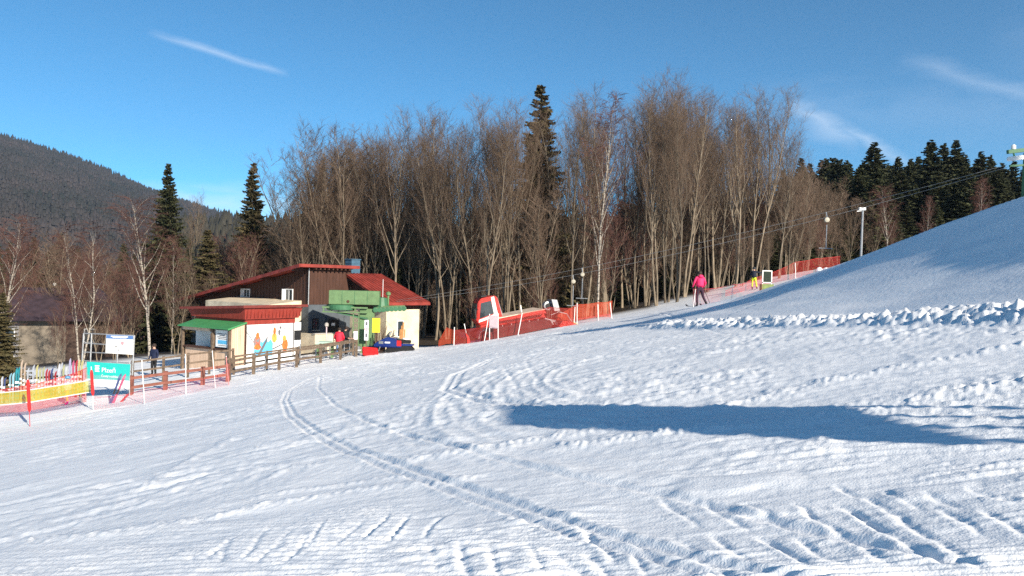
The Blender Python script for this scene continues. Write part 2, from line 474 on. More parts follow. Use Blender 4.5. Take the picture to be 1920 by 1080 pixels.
    for k, (a, b, s) in enumerate(gou):
        ja, jb = rj.uniform(-14, 14, 2), rj.uniform(-16, 16, 2); a = (a[0] + ja[0], a[1] + ja[1] * .5); b = (b[0] + jb[0], b[1] + jb[1] * .6); s = s * rj.uniform(0.3, 0.75)
        a, b = np.array(G(*a)), np.array(G(*b))
        bb = (x > min(a[0], b[0]) - .4) & (x < max(a[0], b[0]) + .4) & (y > min(a[1], b[1]) - .4) & (y < max(a[1], b[1]) + .4)
        if not bb.any(): continue
        xx, yy = x[bb], y[bb]
        d, sd_, pr = seg_dist(xx + 0.07 * fbm(xx / 0.45, yy / 0.45, 71 + k, 2), yy + 0.07 * fbm(xx / 0.45, yy / 0.45, 72 + k, 2), np.array([a, b]))
        d = d * sd_
        amp = s * np.clip(0.85 + 0.9 * fbm(xx / 0.16, yy / 0.16, 75, 2), 0.2, 1.4)
        dz[bb] += np.minimum(1, 5 * pr) * np.minimum(1, 4 * (1 - pr)) * amp * (-0.030 * np.exp(-(d / 0.026) ** 2) + 0.009 * np.exp(-((d - 0.06) / 0.03) ** 2))
    def line(pts): return np.array([G(*p) for p in pts])
    # ruts: a pair of grooves with thrown-up edges
    def ruts(pts, gauge, w, dep, rim, brk=0.0):
        pl = line(pts); d, s, pr = seg_dist(x, y, pl); d = d * s + 0.02 * fbm(x / 0.4, y / 0.4, 81, 2)
        k = 1 - brk * sstep(-0.1, 0.2, fbm(x / 1.3, y / 1.3, 83, 2))
        o = 0
        for g in ((-gauge, gauge) if gauge else (0,)):
            o = o - dep * np.exp(-((d - g) / w) ** 4)
        o = o + rim * (1.0 + 1.2 * fbm(x / 0.1, y / 0.1, 85, 2)) * (np.exp(-((d - gauge - 1.9 * w) / w) ** 2) + np.exp(-((d + gauge + 1.9 * w) / w) ** 2))
        return o * k
    dz += ruts([(604, 703), (572, 716), (540, 735), (533, 752), (545, 778), (590, 812), (650, 842), (740, 876), (860, 918), (960, 950), (1080, 992), (1230, 1035), (1420, 1085), (1560, 1120)], 0.085, 0.045, 0.032, 0.010)
    dz += ruts([(600, 706), (597, 728), (625, 758), (700, 795), (800, 826), (930, 860), (1060, 890), (1260, 925), (1500, 985), (1800, 1060)], 0.0, 0.05, 0.03, 0.010, 0.4)
    dz += ruts([(1130, 640), (1040, 655), (930, 672), (860, 700), (840, 730), (900, 750), (1000, 765)], 0.12, 0.09, 0.04, 0.012, 0.3)
    # thin ski tracks down the slope and long machine lines
    rt = np.random.RandomState(5)
    for k in range(26):
        x0 = rt.uniform(-250, 700); y0 = np.interp(x0, [-250, 700], [905, 720]) + rt.uniform(-70, 130)
        L = rt.uniform(250, 900); sl = rt.uniform(-0.24, -0.15)
        pl = line([(x0, y0), (x0 + L * .33, y0 + sl * L * .33 + rt.uniform(-4, 4)), (x0 + L * .66, y0 + sl * L * .66 + rt.uniform(-4, 4)), (x0 + L, max(648, y0 + sl * L))])
        d, s, pr = seg_dist(x, y, pl); wv = rt.uniform(0.04, 0.10)
        e = sstep(0, 0.3, pr) * sstep(0, 0.3, 3 - pr)
        dz += e * (-rt.uniform(0.014, 0.036) * np.exp(-(d / wv) ** 4) + 0.014 * np.exp(-((d * s - wv * 1.8) / wv) ** 2))
    for k in range(5):
        o = k * 52
        pl = line([(1130 - o * .3, 632 + o * .12), (1040 - o * .6, 650 + o * .25), (985 - o * .75, 680 + o * .3), (1010 - o * .7, 715 + o * .3), (1090 - o * .5, 738 + o * .3), (1200 - o * .2, 748 + o * .3)])
        d, s, pr = seg_dist(x, y, pl)
        dz += sstep(0, 0.5, pr) * sstep(0, 0.5, 5 - pr) * (-0.009 * np.exp(-(d / 0.06) ** 4) + 0.003 * np.exp(-((d - 0.15) / 0.08) ** 2))
    # thrown-up edges of the groomed lanes
    def ridge(pts, w, h, cell):
        pl = line(pts); d, s, pr = seg_dist(x, y, pl)
        ends = sstep(0, 0.6, pr) * sstep(0, 0.6, len(pl) - 1 - pr)
        e = np.exp(-(d / w) ** 2) * ends
        wd, wi = worley(x / cell, y / cell, 91)
        return e * h * (0.45 + 1.5 * np.clip(0.75 - wd, 0, 1) * (0.4 + wi) + 1.0 * fbm(x / (cell * 1.5), y / (cell * 1.5), 93, 2))
    dz += ridge([(2050, 630), (1920, 650), (1760, 678), (1600, 708), (1400, 752), (1200, 792), (1000, 826), (840, 852), (700, 870)], 0.24, 0.024, 0.09)
    dz += ridge([(2050, 695), (1920, 718), (1780, 742), (1640, 768), (1450, 790), (1300, 806), (1150, 826), (980, 850)], 0.22, 0.022, 0.08)
    dz += ridge([(940, 885), (820, 905), (700, 915), (520, 945), (380, 978), (200, 1003), (60, 1015), (-80, 1020)], 0.13, 0.020, 0.09)
    dz += ridge([(800, 890), (700, 900), (560, 920), (430, 950)], 0.09, 0.016, 0.07)
    dz += ridge([(450, 815), (370, 855), (300, 895), (250, 930)], 0.12, 0.03, 0.10)
    dz += ridge([(560, 872), (520, 892), (480, 912)], 0.08, 0.02, 0.08)
    dz += ridge([(540, 790), (470, 800), (400, 815), (280, 840)], 0.1, 0.016, 0.09)
    # berm of broken snow along the foot of the bank
    dB, sB, pB = seg_dist(x, y, np.array([G(1195, 612), G(1300, 612), G(1430, 610), G(1600, 605), G(1750, 600), G(1920, 596), G(2100, 590)]))
    wd, wi = worley(x / 0.26 + 0.5 * fbm(x / .3, y / .3, 107, 2), y / 0.26, 101); wd2, wi2 = worley(x / 0.12, y / 0.12, 103)
    eb = np.exp(-(dB / 0.62) ** 4) * sstep(0, 0.7, pB)
    dz += eb * (0.08 + 0.15 * np.clip(0.85 - wd, 0, 1) * (0.3 + wi) + 0.10 * np.clip(0.7 - wd2, 0, 1) * wi2 + 0.10 * fbm(x / 0.5, y / 0.5, 105, 2) + 0.08 * fbm(x / 0.14, y / 0.14, 106, 2))
    # loose lumps
    wd, wi = worley(x / 0.5, y / 0.5, 111)
    dz += (wi > 0.94) * 0.05 * np.clip(1 - wd / 0.16, 0, 1) ** 0.5 * (0.6 + fbm(x / 0.05, y / 0.05, 113, 1)) * sstep(6, 12, r_) * (1 - on_m)
    Z[det] += dz * fade
    Z[0, :] = Z[0, :].mean()
    v = np.stack([X.ravel(), Y.ravel(), Z.ravel()], 1)
    i0 = (np.arange(NR - 1)[:, None] * NA + np.arange(NA)[None, :]); j = (np.arange(NA) + 1) % NA
    i1 = (np.arange(NR - 1)[:, None] * NA + j[None, :])
    f = np.stack([i0, i0 + NA, i1 + NA, i1], -1).reshape(-1, 4)
    me = bpy.data.meshes.new('snow_ground')
    me.vertices.add(len(v)); me.vertices.foreach_set('co', v.astype(np.float32).ravel())
    me.loops.add(f.size); me.loops.foreach_set('vertex_index', f.astype(np.int32).ravel())
    me.polygons.add(len(f)); me.polygons.foreach_set('loop_start', np.arange(0, f.size, 4, dtype=np.int32))
    me.polygons.foreach_set('use_smooth', np.ones(len(f), bool))
    me.update(calc_edges=True)
    # bare forest floor begins at the edge of the wood
    fx = [P(-400, 560, 62).x, P(200, 560, 62).x, P(700, 560, 66).x, P(830, 640, 60).x, P(1000, 610, 62.5).x, P(1150, 590, 64.5).x, P(1300, 560, 69.5).x, P(1400, 530, 74).x, P(1560, 500, 83).x, 90, 400]
    fy = [60, 62, 66, 61.5, 64.5, 67.5, 73.5, 79, 89, 106, 60]
    edge = np.interp(v[:, 0], fx, fy)
    fr = sstep(-0.6, 0.8, v[:, 1] - edge + 1.5 * fbm(v[:, 0] / 2.5, v[:, 1] / 2.5, 121, 2))
    at = me.attributes.new('litter', 'FLOAT', 'POINT'); at.data.foreach_set('value', fr.astype(np.float32))
    return me

def snow_material():
    M = bpy.data.materials.new('groomed_snow'); M.use_nodes = True
    t = M.node_tree; b = t.nodes['Principled BSDF']
    N = t.nodes.new; L = t.links.new
    tc = N('ShaderNodeTexCoord')
    n1 = N('ShaderNodeTexNoise'); n1.inputs['Scale'].default_value = 0.8; n1.inputs['Detail'].default_value = 8
    L(tc.outputs['Object'], n1.inputs['Vector'])
    cr = N('ShaderNodeValToRGB'); e = cr.color_ramp.elements
    e[0].position = 0.3; e[0].color = (0.80, 0.82, 0.85, 1); e[1].position = 0.7; e[1].color = (0.90, 0.905, 0.915, 1)
    L(n1.outputs['Fac'], cr.inputs[0])
    n2 = N('ShaderNodeTexNoise'); n2.inputs['Scale'].default_value = 2.2; n2.inputs['Detail'].default_value = 8
    L(tc.outputs['Object'], n2.inputs['Vector'])
    lr = N('ShaderNodeValToRGB'); e = lr.color_ramp.elements
    e[0].color = (0.030, 0.021, 0.014, 1); e[1].color = (0.10, 0.075, 0.05, 1)
    L(n2.outputs['Fac'], lr.inputs[0])
    at = N('ShaderNodeAttribute'); at.attribute_name = 'litter'
    mx = N('ShaderNodeMix'); mx.data_type = 'RGBA'
    L(at.outputs['Fac'], mx.inputs['Factor']); L(cr.outputs[0], mx.inputs['A']); L(lr.outputs[0], mx.inputs['B'])
    L(mx.outputs['Result'], b.inputs['Base Color'])
    b.inputs['Roughness'].default_value = 0.55; b.inputs['Specular IOR Level'].default_value = 0.25
    g1 = N('ShaderNodeTexNoise'); g1.inputs['Scale'].default_value = 55; g1.inputs['Detail'].default_value = 5
    g2 = N('ShaderNodeTexNoise'); g2.inputs['Scale'].default_value = 7; g2.inputs['Detail'].default_value = 6
    L(tc.outputs['Object'], g1.inputs['Vector']); L(tc.outputs['Object'], g2.inputs['Vector'])
    b1 = N('ShaderNodeBump'); b1.inputs['Strength'].default_value = 0.38; b1.inputs['Distance'].default_value = 0.014
    b2 = N('ShaderNodeBump'); b2.inputs['Strength'].default_value = 0.25; b2.inputs['Distance'].default_value = 0.05
    L(g1.outputs['Fac'], b1.inputs['Height']); L(g2.outputs['Fac'], b2.inputs['Height'])
    L(b2.outputs[0], b1.inputs['Normal']); L(b1.outputs[0], b.inputs['Normal'])
    return M
gme = build_ground()
gme.materials.append(snow_material())
ground = link('snow_ground', gme)
tag(ground, kind='structure')
# ------------------------------------------------------------------ trees
def segs_mesh(P0, P1, R0, R1, sides):
    """many tapered prisms at once -> vertices, quads"""
    P0, P1 = np.asarray(P0, float), np.asarray(P1, float); R0, R1 = np.asarray(R0, float), np.asarray(R1, float)
    D = P1 - P0; D /= (np.linalg.norm(D, axis=1, keepdims=True) + 1e-9)
    ref = np.where(np.abs(D[:, 2:3]) < 0.9, np.array([[0, 0, 1.0]]), np.array([[1.0, 0, 0]]))
    A = np.cross(D, ref); A /= (np.linalg.norm(A, axis=1, keepdims=True) + 1e-9); B = np.cross(D, A)
    n = len(P0); V = np.zeros((n, 2, sides, 3))
    for k in range(sides):
        an = 2 * math.pi * k / sides; o = A * math.cos(an) + B * math.sin(an)
        V[:, 0, k] = P0 + o * R0[:, None]; V[:, 1, k] = P1 + o * R1[:, None]
    base = np.arange(n)[:, None] * 2 * sides; k = np.arange(sides)[None, :]; k2 = (k + 1) % sides
    F = np.stack([base + k, base + k2, base + sides + k2, base + sides + k], -1).reshape(-1, 4)
    return V.reshape(-1, 3), F
def np_mesh(name, parts, mats, smooth=True):
    """parts: list of (verts, faces(n,3 or n,4), material index)"""
    me = bpy.data.meshes.new(name); vs_, lv, ls, mi = [], [], [], []; o = 0; lo = 0
    for V, F, k in parts:
        if len(F) == 0: continue
        vs_.append(V); lv.append((F + o).ravel()); w = F.shape[1]
        ls.append(lo + np.arange(len(F)) * w); lo += F.size; o += len(V); mi.append(np.full(len(F), k))
    V = np.concatenate(vs_).astype(np.float32); lv = np.concatenate(lv).astype(np.int32); ls = np.concatenate(ls).astype(np.int32); mi = np.concatenate(mi).astype(np.int32)
    me.vertices.add(len(V)); me.vertices.foreach_set('co', V.ravel())
    me.loops.add(len(lv)); me.loops.foreach_set('vertex_index', lv)
    me.polygons.add(len(ls)); me.polygons.foreach_set('loop_start', ls); me.polygons.foreach_set('material_index', mi)
    if smooth: me.polygons.foreach_set('use_smooth', np.ones(len(ls), bool))
    for M in mats: me.materials.append(M)
    me.update(calc_edges=True)
    return me

M_bark = mat('alder_bark', (0.165, 0.132, 0.095), 0.9, 0.45, 5, 0.5, 30, stretch=(1, 1, 0.3), rand=0.35)
M_twig = mat('grey_brown_twigs', (0.132, 0.090, 0.063), 0.9, 0.25, 1.5, rand=0.25)
M_rtwig = mat('reddish_birch_twigs', (0.110, 0.052, 0.040), 0.9, 0.25, 1.5, rand=0.15)
M_sbark = mat('spruce_bark', (0.060, 0.042, 0.030), 0.95, 0.3, 6, 0.5, 25)
def birch_bark():
    M = bpy.data.materials.new('birch_bark'); M.use_nodes = True; t = M.node_tree; b = t.nodes['Principled BSDF']
    tc = t.nodes.new('ShaderNodeTexCoord'); mp_ = t.nodes.new('ShaderNodeMapping'); mp_.inputs['Scale'].default_value = (3, 3, 7)
    n = t.nodes.new('ShaderNodeTexNoise'); n.inputs['Scale'].default_value = 1.6; n.inputs['Detail'].default_value = 6
    r = t.nodes.new('ShaderNodeValToRGB'); e = r.color_ramp.elements
    e[0].position = 0.40; e[0].color = (0.05, 0.042, 0.035, 1); e[1].position = 0.50; e[1].color = (0.34, 0.30, 0.25, 1)
    t.links.new(tc.outputs['Object'], mp_.inputs[0]); t.links.new(mp_.outputs[0], n.inputs['Vector'])
    t.links.new(n.outputs['Fac'], r.inputs[0]); t.links.new(r.outputs[0], b.inputs['Base Color']); b.inputs['Roughness'].default_value = 0.8
    return M
M_birch = birch_bark()

def poly_branch(rg, p, d, length, n, up, wob):
    """a wandering branch; up pulls it towards the light"""
    pts = [p]; d = d / np.linalg.norm(d); st = length / n
    for i in range(n):
        d = d + np.array([rg.gauss(0, wob), rg.gauss(0, wob), rg.gauss(0, wob) + up]); d /= np.linalg.norm(d)
        pts.append(pts[-1] + d * st)
    return pts
def bare_tree(seed, H, r0, stems=1, first=0.28, limbs=26, ang=0.75, reach=0.26, subs=9, twigs=7, up=0.10, lean=0.03, stem_spread=0.30, twlen=0.75, droop=False, tw_r=0.0075, round_top=True, sub_r=0.011):
    rg = random.Random(seed)
    T0, T1, a0, a1 = [], [], [], []            # trunk and limbs
    S0, S1, b0, b1 = [], [], [], []            # branches
    W0, W1, c0, c1 = [], [], [], []            # twigs
    for s in range(stems):
        az = rg.uniform(0, 6.28) + s * 6.28 / stems
        tilt = (stem_spread * rg.uniform(0.5, 1.1) if stems > 1 else lean * rg.uniform(-1, 1))
        d = np.array([math.cos(az) * tilt, math.sin(az) * tilt, 1.0])
        hh = H * (1 if s == 0 else rg.uniform(0.8, 1.0))
        tr = poly_branch(rg, np.array([0.12 * math.cos(az) * (stems > 1), 0.12 * math.sin(az) * (stems > 1), -0.3]), d, hh + 0.3, 14, 0.035 if stems > 1 else 0.02, 0.035)
        rr = [max(0.012, r0 * (0.8 if stems > 1 else 1) * (1 - i / 14) ** 0.85 * (1.25 if i == 0 else 1)) for i in range(15)]
        for i in range(14): T0.append(tr[i]); T1.append(tr[i + 1]); a0.append(rr[i]); a1.append(rr[i + 1])
        nl = max(8, int(limbs / (stems ** 0.55)))
        for k in range(nl):
            f = first + (0.98 - first) * (k + rg.random()) / nl
            fi = f * 14; i = min(13, int(fi)); p = tr[i] + (tr[i + 1] - tr[i]) * (fi - i)
            az2 = k * 2.4 + rg.uniform(-0.6, 0.6)
            out = ang * rg.uniform(0.7, 1.25) * (1 - 0.35 * f)
            dl = np.array([math.cos(az2) * math.sin(out), math.sin(az2) * math.sin(out), math.cos(out)])
            L = H * reach * (1.10 - f) ** 0.55 * min(1.0, 0.55 + 1.2 * f) * rg.uniform(0.7, 1.25) + 0.6
            lb = poly_branch(rg, p, dl, L, 6, up, 0.09)
            rl = max(0.014, rr[i] * 0.46)
            for j in range(6):
                T0.append(lb[j]); T1.append(lb[j + 1]); a0.append(rl * (1 - j / 6.6)); a1.append(rl * (1 - (j + 1) / 6.6))
            ns = max(4, int(subs * L / (H * reach)))
            for q in range(ns):
                g = 0.22 + 0.78 * (q + rg.random()) / ns; gi = min(5, int(g * 6)); p2 = lb[gi] + (lb[gi + 1] - lb[gi]) * (g * 6 - gi)
                dd = (lb[gi + 1] - lb[gi]); dd = dd / np.linalg.norm(dd) + np.array([rg.gauss(0, .55), rg.gauss(0, .55), rg.gauss(0, .4) + (0.25 if not droop else -0.1)])
                Ls = L * 0.34 * rg.uniform(0.6, 1.3) + 0.25
                sb = poly_branch(rg, p2, dd, Ls, 3, up if not droop else -0.10, 0.12)
                for j in range(3):
                    S0.append(sb[j]); S1.append(sb[j + 1]); b0.append(sub_r * (1 - j / 4)); b1.append(sub_r * (1 - (j + 1) / 4))
                for w in range(twigs):
                    g2 = rg.random() * 2.99; gj = int(g2); p3 = sb[gj] + (sb[gj + 1] - sb[gj]) * (g2 - gj)
                    dw = (sb[gj + 1] - sb[gj]); dw = dw / np.linalg.norm(dw) + np.array([rg.gauss(0, .5), rg.gauss(0, .5), rg.gauss(0, .35) + (0.2 if not droop else -0.35)])
                    dw /= np.linalg.norm(dw)
                    W0.append(p3); W1.append(p3 + dw * twlen * rg.uniform(0.5, 1.3)); c0.append(tw_r); c1.append(tw_r * 0.35)
    # rounded crown: everything above 0.8 H is drawn in so that the tips end near H
    def cap(A):
        A = np.array(A); z = A[:, 2]; k = z > 0.72 * H
        zm = max(0.73 * H, np.percentile(np.array(W1)[:, 2], 99.7))
        A[k, 2] = 0.72 * H + 0.28 * H * ((z[k] - 0.72 * H) / (zm - 0.72 * H)) ** 0.9
        return A
    T0, T1, S0, S1, W0, W1 = [cap(q) for q in (T0, T1, S0, S1, W0, W1)] if round_top else (T0, T1, S0, S1, W0, W1)
    tv, tf = segs_mesh(T0, T1, a0, a1, 6)
    sv, sf = segs_mesh(S0, S1, b0, b1, 3)
    wv, wf = segs_mesh(W0, W1, c0, c1, 3)
    return (tv, tf), (sv, sf), (wv, wf)
def bare_tree_thing(name, seed, bark, twig, **k):
    a, b, c = bare_tree(seed, **k)
    t = thing(name, '', 'tree')
    link('trunk', np_mesh('trunk', [(a[0], a[1], 0)], [bark]), t)
    link('crown', np_mesh('crown', [(b[0], b[1], 0), (c[0], c[1], 0)], [twig]), t)
    t['h'] = k['H']
    return t

def needle_mat(name, c, c2):
    return mat(name, c, 0.75, 0.2, 1.1, c2=c2, rand=0.25, spec=0.2)
M_need = needle_mat('spruce_needles', (0.022, 0.030, 0.013), (0.066, 0.066, 0.028))
M_need2 = needle_mat('brownish_spruce_needles', (0.042, 0.040, 0.017), (0.105, 0.080, 0.038))
def spruce(seed, H, Rm, whorls=34, boughs=8, base=0.06, droop=0.35, power=0.85, stations=8):
    rg = np.random.RandomState(seed)
    n = whorls * boughs
    h = (np.repeat(np.linspace(base, 0.985, whorls), boughs) + rg.uniform(-0.012, 0.012, n))
    az = rg.uniform(0, 2 * np.pi, n)
    R = Rm * (1 - h) ** power * rg.uniform(0.62, 1.18, n) + 0.12
    R *= 1 - 0.35 * np.clip(0.16 - h, 0, 1) / 0.16
    z0 = h * H
    s = np.linspace(0.12, 1.0, stations)
    # bough axis: droops, the tip lifts
    ax = np.cos(az)[:, None] * R[:, None] * s; ay = np.sin(az)[:, None] * R[:, None] * s
    dr = droop * (1.15 - h)
    azz = z0[:, None] + R[:, None] * (-dr[:, None] * s + 0.30 * dr[:, None] * s ** 3) + 0.25 * R[:, None] * h[:, None] * s
    C = np.stack([ax, ay, azz], -1)                            # n, st, 3
    tang = np.gradient(C, axis=1); tang /= np.linalg.norm(tang, axis=2, keepdims=True) + 1e-9
    side = np.stack([-np.sin(az), np.cos(az), np.zeros(n)], -1)[:, None, :]
    V, F = [], []; cnt = 0
    for sg in (-1, 1, 0):
        L = (0.36 * R[:, None] * (1.15 - s) + 0.16) * rg.uniform(0.7, 1.3, (n, stations))
        if sg == 0:
            d = tang * 0.5 + np.array([0, 0, -1.0]); L = L * 0.8
        else:
            d = tang * 0.75 + sg * side + np.array([0, 0, -0.28]) + rg.normal(0, 0.12, (n, stations, 3))
        d /= np.linalg.norm(d, axis=2, keepdims=True)
        tip = C + d * L[..., None]
        wv = np.cross(d, rg.normal(0, 1, (n, stations, 3))); wv /= np.linalg.norm(wv, axis=2, keepdims=True)
        wid = (0.17 * L + 0.035)[..., None]
        midp = C + d * L[..., None] * 0.45
        quad = np.stack([C, midp + wv * wid, tip, midp - wv * wid], 2).reshape(-1, 3)
        V.append(quad); m_ = len(quad) // 4
        F.append(cnt + np.arange(m_ * 4).reshape(m_, 4)); cnt += len(quad)
    V = np.concatenate(V); F = np.concatenate(F)
    tr0 = np.array([[0, 0, -0.4], [0, 0, H * 0.5]]); tr1 = np.array([[0, 0, H * 0.5], [0, 0, H * 1.0]])
    tv, tf = segs_mesh(tr0, tr1, [0.014 * H, 0.008 * H], [0.008 * H, 0.01], 7)
    return (V, F), (tv, tf)
def spruce_thing(name, seed, needles, **k):
    c, t_ = spruce(seed, **k)
    t = thing(name, '', 'tree')
    link('trunk', np_mesh('trunk', [(t_[0], t_[1], 0)], [M_sbark]), t)
    link('crown', np_mesh('crown', [(c[0], c[1], 0)], [needles], smooth=False), t)
    t['h'] = k['H']
    return t

TALL = [bare_tree_thing('alder_tree', 100 + i, M_bark, M_twig, H=20.0, r0=0.125 + 0.02 * (i % 3), stems=(1, 2, 1, 3, 2, 1, 2)[i], stem_spread=(0, .08, 0, .11, .13, 0, .07)[i], limbs=(28, 38, 30, 44, 38, 26, 36)[i], first=0.26 + 0.03 * (i % 3), ang=0.52 + 0.1 * (i % 2), reach=0.32, subs=11, twigs=9, up=0.20, tw_r=0.0052, twlen=0.95, lean=0.04, sub_r=0.010) for i in range(7)]
FAN = [bare_tree_thing('alder_tree', 200 + i, M_bark, M_twig, H=19.0, r0=0.17, stems=4 + i, limbs=30, first=0.22, ang=0.7, reach=0.30, subs=13, twigs=10, up=0.12, stem_spread=0.36, tw_r=0.0070, twlen=0.8) for i in range(2)]
BIRCH = [bare_tree_thing('birch_tree', 300 + i, M_birch, M_rtwig, H=14.0, r0=0.13, stems=1 + (i == 1), limbs=26, first=0.22, ang=0.65, reach=0.27, subs=11, twigs=12, up=0.06, droop=True, twlen=0.7, stem_spread=0.2, tw_r=0.0085) for i in range(3)]
BUSH = [bare_tree_thing('young_tree', 400 + i, M_bark, (M_twig, M_twig, M_twig, M_rtwig)[i], H=8.0, r0=0.06, stems=3, limbs=24, first=0.15, ang=0.6, reach=0.26, subs=7, twigs=6, up=0.12, stem_spread=0.25, twlen=0.5, tw_r=0.007) for i in range(4)]
SPR = [spruce_thing('spruce_tree', 500 + i, M_need, H=18.0, Rm=4.0 + 0.35 * i, whorls=42, boughs=10, power=0.85 + 0.12 * (i % 2), stations=9) for i in range(4)]
SPRB = [spruce_thing('spruce_tree', 520 + i, M_need2, H=18.0, Rm=3.5 + 0.4 * i, whorls=40, boughs=9, droop=0.45, stations=9) for i in range(2)]
used = set()
def put(protos, px, d, top=None, H=None, label='', group=None, k=None, base=None, wide=1.0):
    """plant a copy of a tree in photograph column px at depth d, as tall as the photograph shows it"""
    pr = protos[(k if k is not None else rng.randrange(len(protos)))]
    b = on_ground(px, d)
    if base is not None: b.z = base
    if H is None: H = max(2.0, P(px, top, d).z - b.z)
    s = H / pr['h']
    rz = rng.uniform(0, 6.28); sc = (s * wide, s * wide, s)
    if pr.name not in used:
        used.add(pr.name); pr.location = b; pr.rotation_euler = (0, 0, rz); pr.scale = sc
        pr['label'] = label
        if group: pr['group'] = group
        return pr
    return copy_thing(pr, b, rz, sc, label, group)
PROF = ([500, 545, 620, 690, 735, 775, 815, 870, 905, 950, 1020, 1100, 1180, 1250, 1300, 1335, 1370, 1412, 1450, 1480, 1525, 1560],
        [390, 335, 232, 235, 195, 225, 195, 220, 200, 182, 165, 148, 160, 132, 160, 172, 168, 148, 175, 225, 300, 360])
def top_at(px): return float(np.interp(px, *PROF))
LW = 'tall bare grey-brown deciduous tree in the dense wood behind the snow groomer'
GW = 'bare trees of the wood behind the piste'
# front row, read off the photograph
put(FAN, 640, 78, 228, label='wide bare multi-stemmed tree fanning out behind the chimney of the lift building', k=0)
put(FAN, 585, 84, 285, label='bare fanning tree at the left end of the wood, above the long red roof', k=1)
for (px, d, tp, w_, k_) in [(560, 80, 330, 1.25, 0), (612, 82, 245, 1.2, 1), (668, 80, 232, 1.25, 1), (700, 84, 225, 1.1, 0), (540, 90, 370, 1.2, 1)]:
    put(FAN, px, d, tp, label='bare fanning tree in the row behind the red roof of the lift building', group='fanning trees behind the red roof', k=k_, wide=w_)
for i in range(10):
    px = 560 + 17 * i + rng.uniform(-6, 6)
    put(TALL, px, rng.uniform(77, 88), top_at(px) + rng.uniform(0, 40), label='bare upright tree among the fanning trees behind the lift building', group='upright trees behind the lift building', wide=1.15)
put(TALL, 736, 72, 193, label='tall bare tree with pale straight trunk just right of the blue chimney', k=0)
put(TALL, 815, 70, 192, label='tall bare tree with forked trunk between the lift building and the groomer cab', k=1)
put(SPRB, 1003, 76, 157, label='tall dark spruce standing among bare trees above the groomer', k=0, wide=1.15)
put(BIRCH, 1121, 66, 170, label='white-barked birch at the wood edge above the orange net', k=0, wide=0.62)
put(TALL, 1250, 71, 130, label='tallest bare tree of the wood, above the pink skier', k=3)
put(TALL, 1412, 76, 146, label='tall bare tree at the right end of the wood, above the skier in yellow trousers', k=4)
put(TALL, 1482, 80, 215, label='outermost bare tree at the right end of the tall wood', k=5)
for px in (770, 795, 835, 858, 885, 912, 935, 955, 978, 1030, 1050, 1072, 1096, 1145, 1165, 1185, 1210, 1232, 1265, 1285, 1305, 1328, 1350, 1372, 1392, 1440, 1460):
    put(TALL, px + rng.uniform(-6, 6), rng.uniform(66, 78) + max(0, px - 1150) * 0.012, top_at(px) + rng.uniform(-4, 60), label=LW, group=GW, wide=rng.uniform(0.9, 1.2))
for i in range(46):
    px = rng.uniform(690, 1490); d = rng.uniform(76, 112)
    put(TALL, px, d, top_at(px) + rng.uniform(10, 120), label=LW, group=GW, wide=rng.uniform(0.9, 1.2))
for i in range(14):
    px = rng.uniform(530, 720); d = rng.uniform(88, 115)
    put(TALL + FAN, px, d, top_at(px) + rng.uniform(30, 150), label='bare deciduous tree behind the long red roof of the lift building', group='bare trees behind the lift building')
for i in range(110):
    px = rng.uniform(800, 1560); d = rng.uniform(67, 92) + max(0, px - 1150) * 0.02
    put(BUSH, px, d, H=rng.uniform(4, 13), label='slender young bare tree in the undergrowth of the wood', group='undergrowth of the wood')
for i in range(30):
    px = rng.uniform(1470, 1690); d = rng.uniform(88, 104)
    put(BUSH, px, d, top=np.interp(px, [1470, 1540, 1700, 1900], [330, 345, 390, 380]) + rng.uniform(-8, 70), label='reddish young bare tree in the thicket below the dark spruces', group='thicket below the spruces')
put(BIRCH, 1665, 86, 345, label='leaning pale birch right of the tall snow-lance pole', k=2)
put(BIRCH, 1735, 88, 365, label='thin upright birch in front of the dark spruces at right', k=0, wide=0.7)
put(BIRCH, 1838, 84, 330, label='pale birch left of the green lift tower', k=2, wide=0.8)
# spruces on the right
LS = 'dark spruce in the row on the skyline above the snow bank'
for (px, top, d, w) in [(1632, 266, 112, 1.1), (1678, 293, 118, 0.9), (1700, 300, 122, 0.8), (1738, 262, 112, 1.15), (1762, 268, 116, 1.0), (1785, 262, 113, 1.1), (1803, 290, 118, 0.9),
                        (1833, 284, 112, 1.05), (1850, 290, 116, 0.8), (1872, 305, 124, 1.0), (1895, 300, 128, 0.9), (1915, 310, 120, 1.0), (1495, 296, 118, 1.0), (1560, 296, 130, 0.9), (1580, 300, 128, 0.8)]:
    lab = {1632: 'broad lone spruce rising above the snow-lance pole', 1738: 'tallest spruce of the clump at right, left side', 1785: 'tallest spruce of the clump at right, right side'}.get(px, LS)
    put(SPR, px, d, top, label=lab, group='spruces on the right skyline', wide=w * 1.25)
for i in range(95):
    px = rng.uniform(1560, 1980); d = rng.uniform(92, 118)
    put(SPR, px, d, rng.uniform(305, 400), label='dark spruce in the wall of forest directly behind the snow bank', group='forest wall behind the bank', wide=1.6)
for i in range(80):
    px = rng.uniform(1460, 2050); d = rng.uniform(120, 170)
    put(SPR, px, d, rng.uniform(292, 335), label=LS, group='spruces on the right skyline', wide=1.25)
